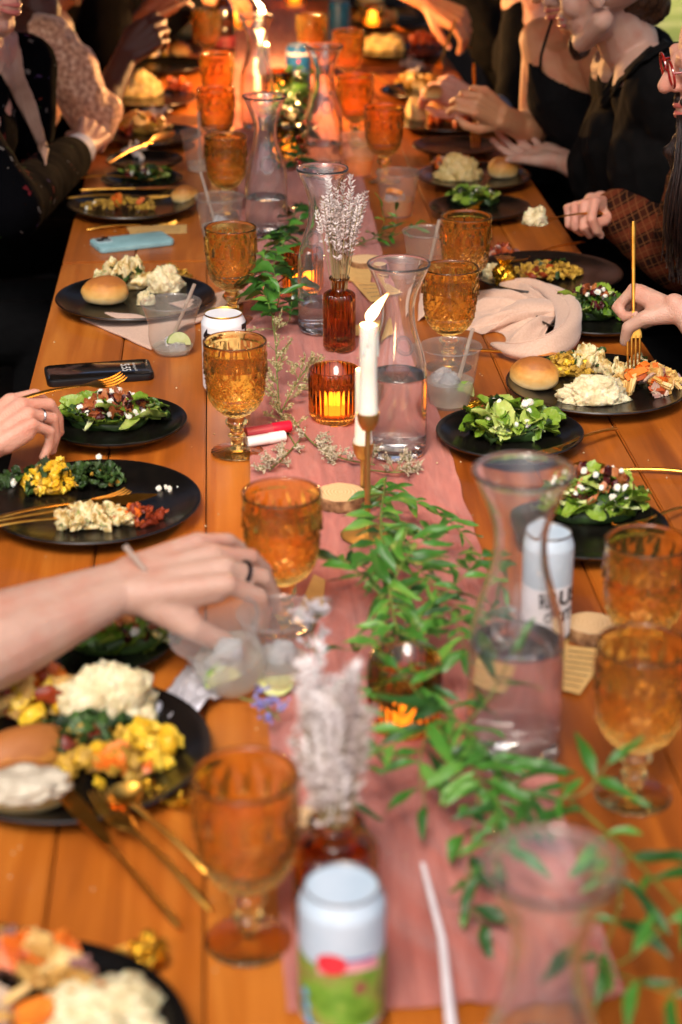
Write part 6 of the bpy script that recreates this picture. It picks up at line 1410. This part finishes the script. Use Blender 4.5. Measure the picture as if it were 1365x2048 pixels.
# ---- bearded, red glasses, plaid sleeve
pr = person(R(1420, 400, 3.1), 'person with red rimmed glasses, beard and plaid shirt at the right edge')
m, n, b = newmat('brown_plaid'); MC['brown_plaid'] = m; tc = N(n, 'ShaderNodeTexCoord'); mp = N(n, 'ShaderNodeMapping'); mp.inputs['Rotation'].default_value = (.3, .5, .35); n.links.new(tc.outputs['Object'], mp.inputs[0])
def band(sc, d, thr):
    wv = N(n, 'ShaderNodeTexWave', i_Scale=sc, i_Distortion=.6); wv.bands_direction = d; wv.inputs['Detail Scale'].default_value = .5; n.links.new(mp.outputs[0], wv.inputs['Vector']); g_ = N(n, 'ShaderNodeMath', operation='GREATER_THAN', i_1=thr); n.links.new(wv.outputs[1], g_.inputs[0]); return g_.outputs[0]
def mixc(f, a, c): q = N(n, 'ShaderNodeMix', data_type='RGBA'); k_ = N(n, 'ShaderNodeMath', operation='MULTIPLY', i_1=.7); n.links.new(f, k_.inputs[0]); n.links.new(k_.outputs[0], q.inputs[0]); (n.links.new(a, q.inputs[6]) if hasattr(a, 'is_linked') else setattr(q.inputs[6], 'default_value', (*srgb(a), 1))); q.inputs[7].default_value = (*srgb(c), 1); return q.outputs[2]
cc = mixc(band(8, 'X', .5), '3c1a0e', '120a06'); cc = mixc(band(8, 'Z', .55), cc, '6b301a'); cc = mixc(band(24, 'X', .95), cc, '7a4a2a'); cc = mixc(band(24, 'Z', .95), cc, '6e4426')
n.links.new(cc, b.inputs['Base Color']); b.inputs['Roughness'].default_value = .95; b.inputs['Specular IOR Level'].default_value = .1; M_plaid = m
hip = V((1.12, 2.98, .50)); neck = R(1450, 190, 3.02); ax = V((0, 1, 0))
body, nl, ex = MB(), MB(), dict(lip=MB(), eye=MB()); HL = head(body, ex, R(1468, 128, 2.92), (-.96, .05, -.22), (-.1, 0, 1)); body.cone(R(1460, 170, 3.0), neck, .056, .06); torso(body, hip, neck, ax, .13, .07)
wr = P(1205, 408, .075); el = P(1370, 520, .02); sh = R(1440, 330, 3.05); hf = P(1122, 418, .10)-wr; bk = V((.1, -.35, .9))
bk = V((.0, .45, .85)); body.cone(sh, el, .05, .045); forearm(body, el, wr, hx(hf, bk, -1), .044, .024)
GRIP = dict(i=(48, 70, 35, 3), m=(66, 80, 40, 0), r=(72, 84, 42, -2), p=(76, 84, 42, -4), t=((.044, .050, -.022), (.040, .082, -.034), (.026, .106, -.036)))
hand(body, nl, wr, hf, bk, -1, GRIP, 1.0); finish(pr, body, nl, SK_pink, .0030, ex)
c = MB(); torso(c, hip, neck-V((0, 0, .03)), ax, .17, .09); c.cone(sh, el, .080, .066); c.cone(el, el.lerp(wr, .80), .066, .050); cloth(pr, c, M_plaid, 'plaid_shirt', .007, .006, 12)
c = MB(); c.cone(el.lerp(wr, .88), el.lerp(wr, .90), .0300, .0300); cloth(pr, c, mat('dark_bracelet', ['120c0a'], rough=.6), 'bracelet', .003, 0)
bd = MB()
for a_, r_ in (((0, .060, -.100), .034), ((.030, .045, -.095), .028), ((-.030, .045, -.095), .028), ((.052, .012, -.070), .024), ((-.052, .012, -.070), .024), ((0, .086, -.036), .012), ((.018, .082, -.040), .011), ((-.018, .082, -.040), .011)): bd.ball(HL(*a_), r_)
cloth(pr, bd, mat('dark_beard', ['140b06', '2c1a0f'], rough=.6, scale=120, bump=1), 'beard', .004, .006, 60)
hr = MB(); hr.ball(HL(0, -.03, .065), (.088, .10, .085)); cloth(pr, hr, MC['dark_beard'], 'hair', .007, .006, 40)
gl = MB(); o = V(pr.location)
for sg in (-1, 1): gl.tube([HL(sg*.034+.026*math.cos(a), .104, .014+.021*math.sin(a))-o for a in [2*math.pi*i/24 for i in range(25)]], .0022, 7); gl.tube([HL(sg*.060, .103, .02)-o, HL(sg*.078, .04, .015)-o, HL(sg*.080, -.01, .010)-o], .002, 6)
gl.tube([HL(-.009, .106, .016)-o, HL(0, .108, .019)-o, HL(.009, .106, .016)-o], .0022, 6); gl.build('glasses', mat('red_frame', ['7a1512', '9c241c'], rough=.2, coat=.5), pr)
legm = MB(); legs(legm, hip+V((0, 0, -.03)), (0, 1, 0), (-1, 0, 0)); cloth(pr, legm, M_blackcloth, 'trousers')
# fork with potato in that hand
cutlery('fork', P(1215, 428, .075), P(1062, 436, .092), 'gold fork with a lump of potato held by the plaid sleeved hand', up=(0, 0, 1))
mash('lump of potato lifted on the fork before the plaid sleeve', P(1072, 446, .085), .022, .018, .028, seed=91)
# ---- hand with upright fork at the right edge
pr = person(R(1560, 700, 2.6), 'person at the right edge whose pale hand holds the fork over the full plate')
wr = P(1374, 628, .115); el = P(1500, 760, .03); hf = P(1272, 580, .128)-wr; bk = V((.05, .50, .85)); sh = V((1.02, 2.62, 1.12)); hip = V((1.16, 2.5, .5)); neck = V((1.12, 2.52, 1.2)); ax = V((0, 1, 0))
body, nl, ex = MB(), MB(), dict(lip=MB(), eye=MB()); head(body, ex, neck+V((-.06, 0, .17)), (-.9, 0, -.35), (-.2, 0, 1)); body.cone(neck+V((-.03, 0, .08)), neck, .05, .055); torso(body, hip, neck, ax, .13, .07)
body.cone(sh, el, .048, .043); forearm(body, el, wr, hx(hf, bk, -1), .042, .024); hand(body, nl, wr, hf, bk, -1, dict(i=(66, 92, 55, 1), m=(68, 90, 48, 0), r=(74, 92, 50, -1), p=(78, 92, 50, -2), t=((.042, .040, -.030), (.044, .060, -.054), (.030, .066, -.078), (1, .2, .1))), .95)
finish(pr, body, nl, SK_fair, .0027, ex)
c = MB(); torso(c, hip, neck-V((0, 0, .03)), ax, .16, .085); c.cone(sh, sh.lerp(el, .5), .07, .06); cloth(pr, c, M_blackcloth, 'black_shirt', .008, .006)
hr = MB(); hr.ball(neck+V((-.03, 0, .22)), (.11, .10, .12)); hr.cone(neck+V((.0, .09, .12)), R(1385, 300, 2.85), .05, .034); hr.cone(R(1385, 300, 2.85), R(1378, 520, 2.88), .034, .018); cloth(pr, hr, mat('auburn_hair', ['0c0504', '1c0d08', '30170d'], rough=.45, scale=60, stretch=(7, 7, .6), bump=1), 'hair', .007, .012, 40, stretch=(2.5, 2.5, .25))
sm_ = MB(); random.seed(5)
for k in range(170):
    a0, b0 = rnd(-1, 1), rnd(-1, 1); w0 = rnd(.6, 1.25)
    pp = [R(1382+a0*26, 230, 2.85+b0*.04), R(1380+a0*30*w0+rnd(-5, 5), 320, 2.83+b0*.045), R(1368+a0*34*w0+rnd(-8, 8), 420, 2.83+b0*.05), R(1366+a0*30*w0+rnd(-14, 14), rnd(490, 570), 2.86+b0*.04)]
    sm_.tube([q-V(pr.location) for q in smooth_path(pp, 12)], [.0022]*9+[.0018, .0013, .0008, .0004], 5)
T(sm_.build('hair_strands', MC['auburn_hair'], pr, sharp=0), kind='stuff')
legm = MB(); legs(legm, hip+V((0, 0, -.03)), (0, 1, 0), (-1, 0, 0)); cloth(pr, legm, M_blackcloth, 'trousers')
cutlery('fork', R(1267, 442, 2.64), P(1268, 740, .026), 'gold fork held upright, its tines in the chicken on the full right plate', up=(.2, 1, .1))
cutlery('fork', R(948, 126, 3.88), P(952, 298, .035), 'gold fork held upright above the empty bronze brown plate', up=(.1, 1, .2))
# ---- blurred far hands on the right
pr = person(R(1060, 120, 4.5), 'person in dark clothes with a blue grey cuff pinching a roll, far right')
hip = V((1.05, 4.6, .5)); neck = R(1045, -40, 4.55); ax = V((0, 1, 0)); wr = R(952, 205, 4.36); el = R(1030, 235, 4.4); sh = R(1060, 60, 4.45)
hf = R(885, 175, 4.36)-wr; bk = V((.3, -.75, .5)); body, nl, ex = MB(), MB(), dict(lip=MB(), eye=MB()); head(body, ex, R(1020, -130, 4.5), (-.9, 0, -.3), (-.2, 0, 1)); body.cone(R(1030, -80, 4.5), neck, .05, .055); torso(body, hip, neck, ax)
forearm(body, el, wr, hx(hf, bk, -1), .04, .024); hand(body, nl, wr, hf, bk, -1, PINCH, 1.0); finish(pr, body, nl, SK_pink, .0036, ex)
c = MB(); torso(c, hip, neck-V((0, 0, .03)), ax, .165, .085); c.cone(sh, el, .07, .055); cloth(pr, c, M_blackcloth, 'dark_jacket', .009, .006)
c = MB(); c.cone(el, el.lerp(wr, .35), .048, .044); cloth(pr, c, mat('blue_grey_shirt', ['4c5266', '646a7c'], rough=.8), 'shirt_cuff', .006, .003)
legm = MB(); legs(legm, hip+V((0, 0, -.03)), (0, 1, 0), (-1, 0, 0)); cloth(pr, legm, M_blackcloth, 'trousers')
roll('torn roll pinched by the far hand with the blue grey cuff', R(866, 195, 4.30), .026, .022, .03, rot=1, seed=12)
pr = person(R(960, 20, 5.2), 'person in dark clothes whose arm reaches in at the top, holding a fork downward')
hip = V((1.05, 5.35, .5)); neck = R(985, -120, 5.2); ax = V((0, 1, 0)); el = R(790, -50, 5.0); wr = R(862, 8, 4.95); sh = R(940, -80, 5.2); hf = R(918, 38, 4.9)-wr; bk = V((.1, -.6, .75))
body, nl, ex = MB(), MB(), dict(lip=MB(), eye=MB()); head(body, ex, R(960, -200, 5.2), (-.9, 0, -.3), (-.2, 0, 1)); torso(body, hip, neck, ax); body.cone(R(965, -150, 5.2), neck, .05, .05); body.cone(sh, el, .05, .045); forearm(body, el, wr, hx(hf, bk, 1), .044, .03)
hand(body, nl, wr, hf, bk, 1, dict(i=(45, 40, 20, 3), m=(50, 45, 22, 0), r=(55, 48, 22, -3), p=(60, 50, 22, -6), t=((.044, .048, -.02), (.050, .076, -.036), (.048, .096, -.052))), 1.05); finish(pr, body, nl, SK_tan, .0036, ex)
c = MB(); torso(c, hip, neck-V((0, 0, .03)), ax, .17, .09); c.cone(sh, R(1000, 70, 5.1), .10, .10); cloth(pr, c, M_blackcloth, 'dark_jacket', .009, .006)
legm = MB(); legs(legm, hip+V((0, 0, -.03)), (0, 1, 0), (-1, 0, 0)); cloth(pr, legm, M_blackcloth, 'trousers')
cutlery('fork', R(912, 40, 4.85), R(874, 142, 4.75), 'gold fork pointing down from the hand at the top right', up=(0, 1, 0), L=.19)
# wooden chair glimpsed behind on the right
ch = empty('wooden_chair', (1.22, 4.35, 0), 'dark brown slatted wooden chair between the guests at the right', 'chair', None, (0, 0, -.1))
for k in range(6): MB().box((-.012, -.22+k*.078, .46), (.012, -.17+k*.078, .98)).build('slat', M_wood2, ch)
MB().box((-.018, -.25, .98), (.018, .27, 1.05)).build('top_rail', M_wood2, ch); MB().box((-.42, -.24, .42), (.02, .26, .455)).build('seat', M_wood2, ch)
for a_, b_ in ((-.39, -.21), (-.39, .23), (-.01, -.21), (-.01, .23)): MB().box((a_-.018, b_-.018, 0), (a_+.018, b_+.018, .419)).build('leg', M_wood2, ch)
# ---- left: ringed hand with fork
pr = person((-.95, 2.5), 'person at the left edge whose ringed hand raises a gold fork over the salad')
wr = P(-62, 905, .055); el = P(-330, 1010, .03); hf = P(28, 838, .085)-wr; bk = V((-.15, -.30, .94)); hip = V((-.98, 2.3, .5)); neck = V((-.90, 2.32, 1.2)); sh = V((-.80, 2.2, 1.12)); ax = V((0, 1, 0))
body, nl, ex = MB(), MB(), dict(lip=MB(), eye=MB()); head(body, ex, neck+V((.06, 0, .17)), (.9, 0, -.35), (.2, 0, 1)); body.cone(neck+V((.03, 0, .08)), neck, .05, .055); torso(body, hip, neck, ax)
body.cone(sh, el, .046, .042); forearm(body, el, wr, hx(hf, bk, -1), .042, .024)
LH = hand(body, nl, wr, hf, bk, -1, dict(i=(28, 40, 22, 4), m=(38, 46, 24, 1), r=(48, 56, 28, -2), p=(56, 60, 30, -5), t=((.046, .050, -.020), (.054, .080, -.030), (.048, .104, -.030))), 1.02)
finish(pr, body, nl, SK_pink, .0025, ex)
c = MB(); torso(c, hip, neck-V((0, 0, .03)), ax, .16, .085); c.cone(sh, el, .07, .06); cloth(pr, c, M_blackcloth, 'black_shirt', .008, .006)
legm = MB(); legs(legm, hip+V((0, 0, -.03)), (0, 1, 0), (1, 0, 0)); cloth(pr, legm, M_blackcloth, 'trousers')
M_silver = mat('silver', ['c8c8cc'], rough=.15, metal=1)
def ring_on(L_, k, pose, side, s, m, w, label, r=None, h=.5):
    fx, fy = FB[k]; f1 = math.radians(pose[k][0]); sp = math.radians(pose[k][3]); c0 = L_(fx, fy, .002); y_ = (L_(0, 1, 0)-L_(0, 0, 0)).normalized(); x_ = (L_(1, 0, 0)-L_(0, 0, 0)).normalized(); z_ = (L_(0, 0, 1)-L_(0, 0, 0)).normalized()
    d = (y_*math.cos(f1)*math.cos(sp)+x_*math.sin(sp)*max(.3, math.cos(f1))-z_*math.sin(f1)).normalized(); c1 = c0+d*FPH[k][0]*h*s; u = d.orthogonal().normalized(); v = d.cross(u); rr = (r or FR[k]*1.04)*s
    mb = MB(); mb.tube([u*math.cos(a)*rr+v*math.sin(a)*rr for a in [2*math.pi*i/28 for i in range(29)]], w, 8)
    o = mb.build('ring', m, None, loc=c1); T(o, label, 'ring')
ring_on(LH, 'r', dict(r=(48, 56, 28, -2)), -1, 1.02, M_silver, .0014, 'silver ring on the left edge hand', r=.0098)
cutlery('fork', P(18, 806, .100), P(250, 750, .098), 'gold fork raised over the left salad by the ringed hand', up=(0, -.25, 1))
# ---- foreground hand over the cup
pr = person((-.75, 1.65), 'person in the left foreground reaching across with a bare forearm to hold a cup')
wr = P(250, 1170, .118); el = P(-400, 1450, .07); hf = P(430, 1128, .128)-wr; bk = V((-.05, -.38, .92)); hip = V((-.92, 1.55, .5)); neck = V((-.80, 1.55, 1.2)); sh = V((-.62, 1.62, 1.10)); ax = V((0, 1, 0))
body, nl, ex = MB(), MB(), dict(lip=MB(), eye=MB()); head(body, ex, neck+V((.06, 0, .17)), (.9, 0, -.35), (.2, 0, 1)); body.cone(neck+V((.03, 0, .08)), neck, .05, .055); torso(body, hip, neck, ax)
body.cone(sh, el, .048, .043); forearm(body, el, wr, hx(hf, bk, 1), .056, .0235, .012)
P12 = dict(i=(40, 40, 22, 4), m=(34, 36, 20, 2), r=(26, 34, 18, -2), p=(20, 32, 18, -5), t=((.046, .052, -.030), (.052, .078, -.052), (.048, .094, -.076), (.9, -.3, .4)))
LH = hand(body, nl, wr, hf, bk, 1, P12, 1.09); finish(pr, body, nl, SK_pale, .0025, ex)
ring_on(LH, 'm', P12, 1, 1.09, mat('black_ring', ['121018'], rough=.35, metal=.5), .0022, 'black band ring on the foreground hand', r=.0106)
c = MB(); torso(c, hip, neck-V((0, 0, .03)), ax, .16, .085); c.cone(sh, sh.lerp(el, .35), .072, .066); cloth(pr, c, M_blackcloth, 'black_shirt', .008, .006)
legm = MB(); legs(legm, hip+V((0, 0, -.03)), (0, 1, 0), (1, 0, 0)); cloth(pr, legm, M_blackcloth, 'trousers')
plastic_cup(0, 0, 'tilted plastic cup of pale lime drink gripped by the foreground hand', .034, .0465, .083, True, drink=M_limed, fill=.45, ice=3, tilt=(.25, -.30, 0), loc=P(478, 1362, .012), straw=((-.010, .01, .01), (-.062, .06, .165)), citrus=('lime_rind', 'lime_pulp', (-.012, -.018, .022), (1.4, .2, .3)))
plastic_cup(556, 1232, 'plastic cup with ice and a bright lime wedge beyond the foreground fingers', .030, .041, .083, True, drink=M_limed, fill=.35, ice=4, citrus=('lime_rind', 'lime_pulp', (-.004, -.022, .020), (1.7, 3.1, 0)))
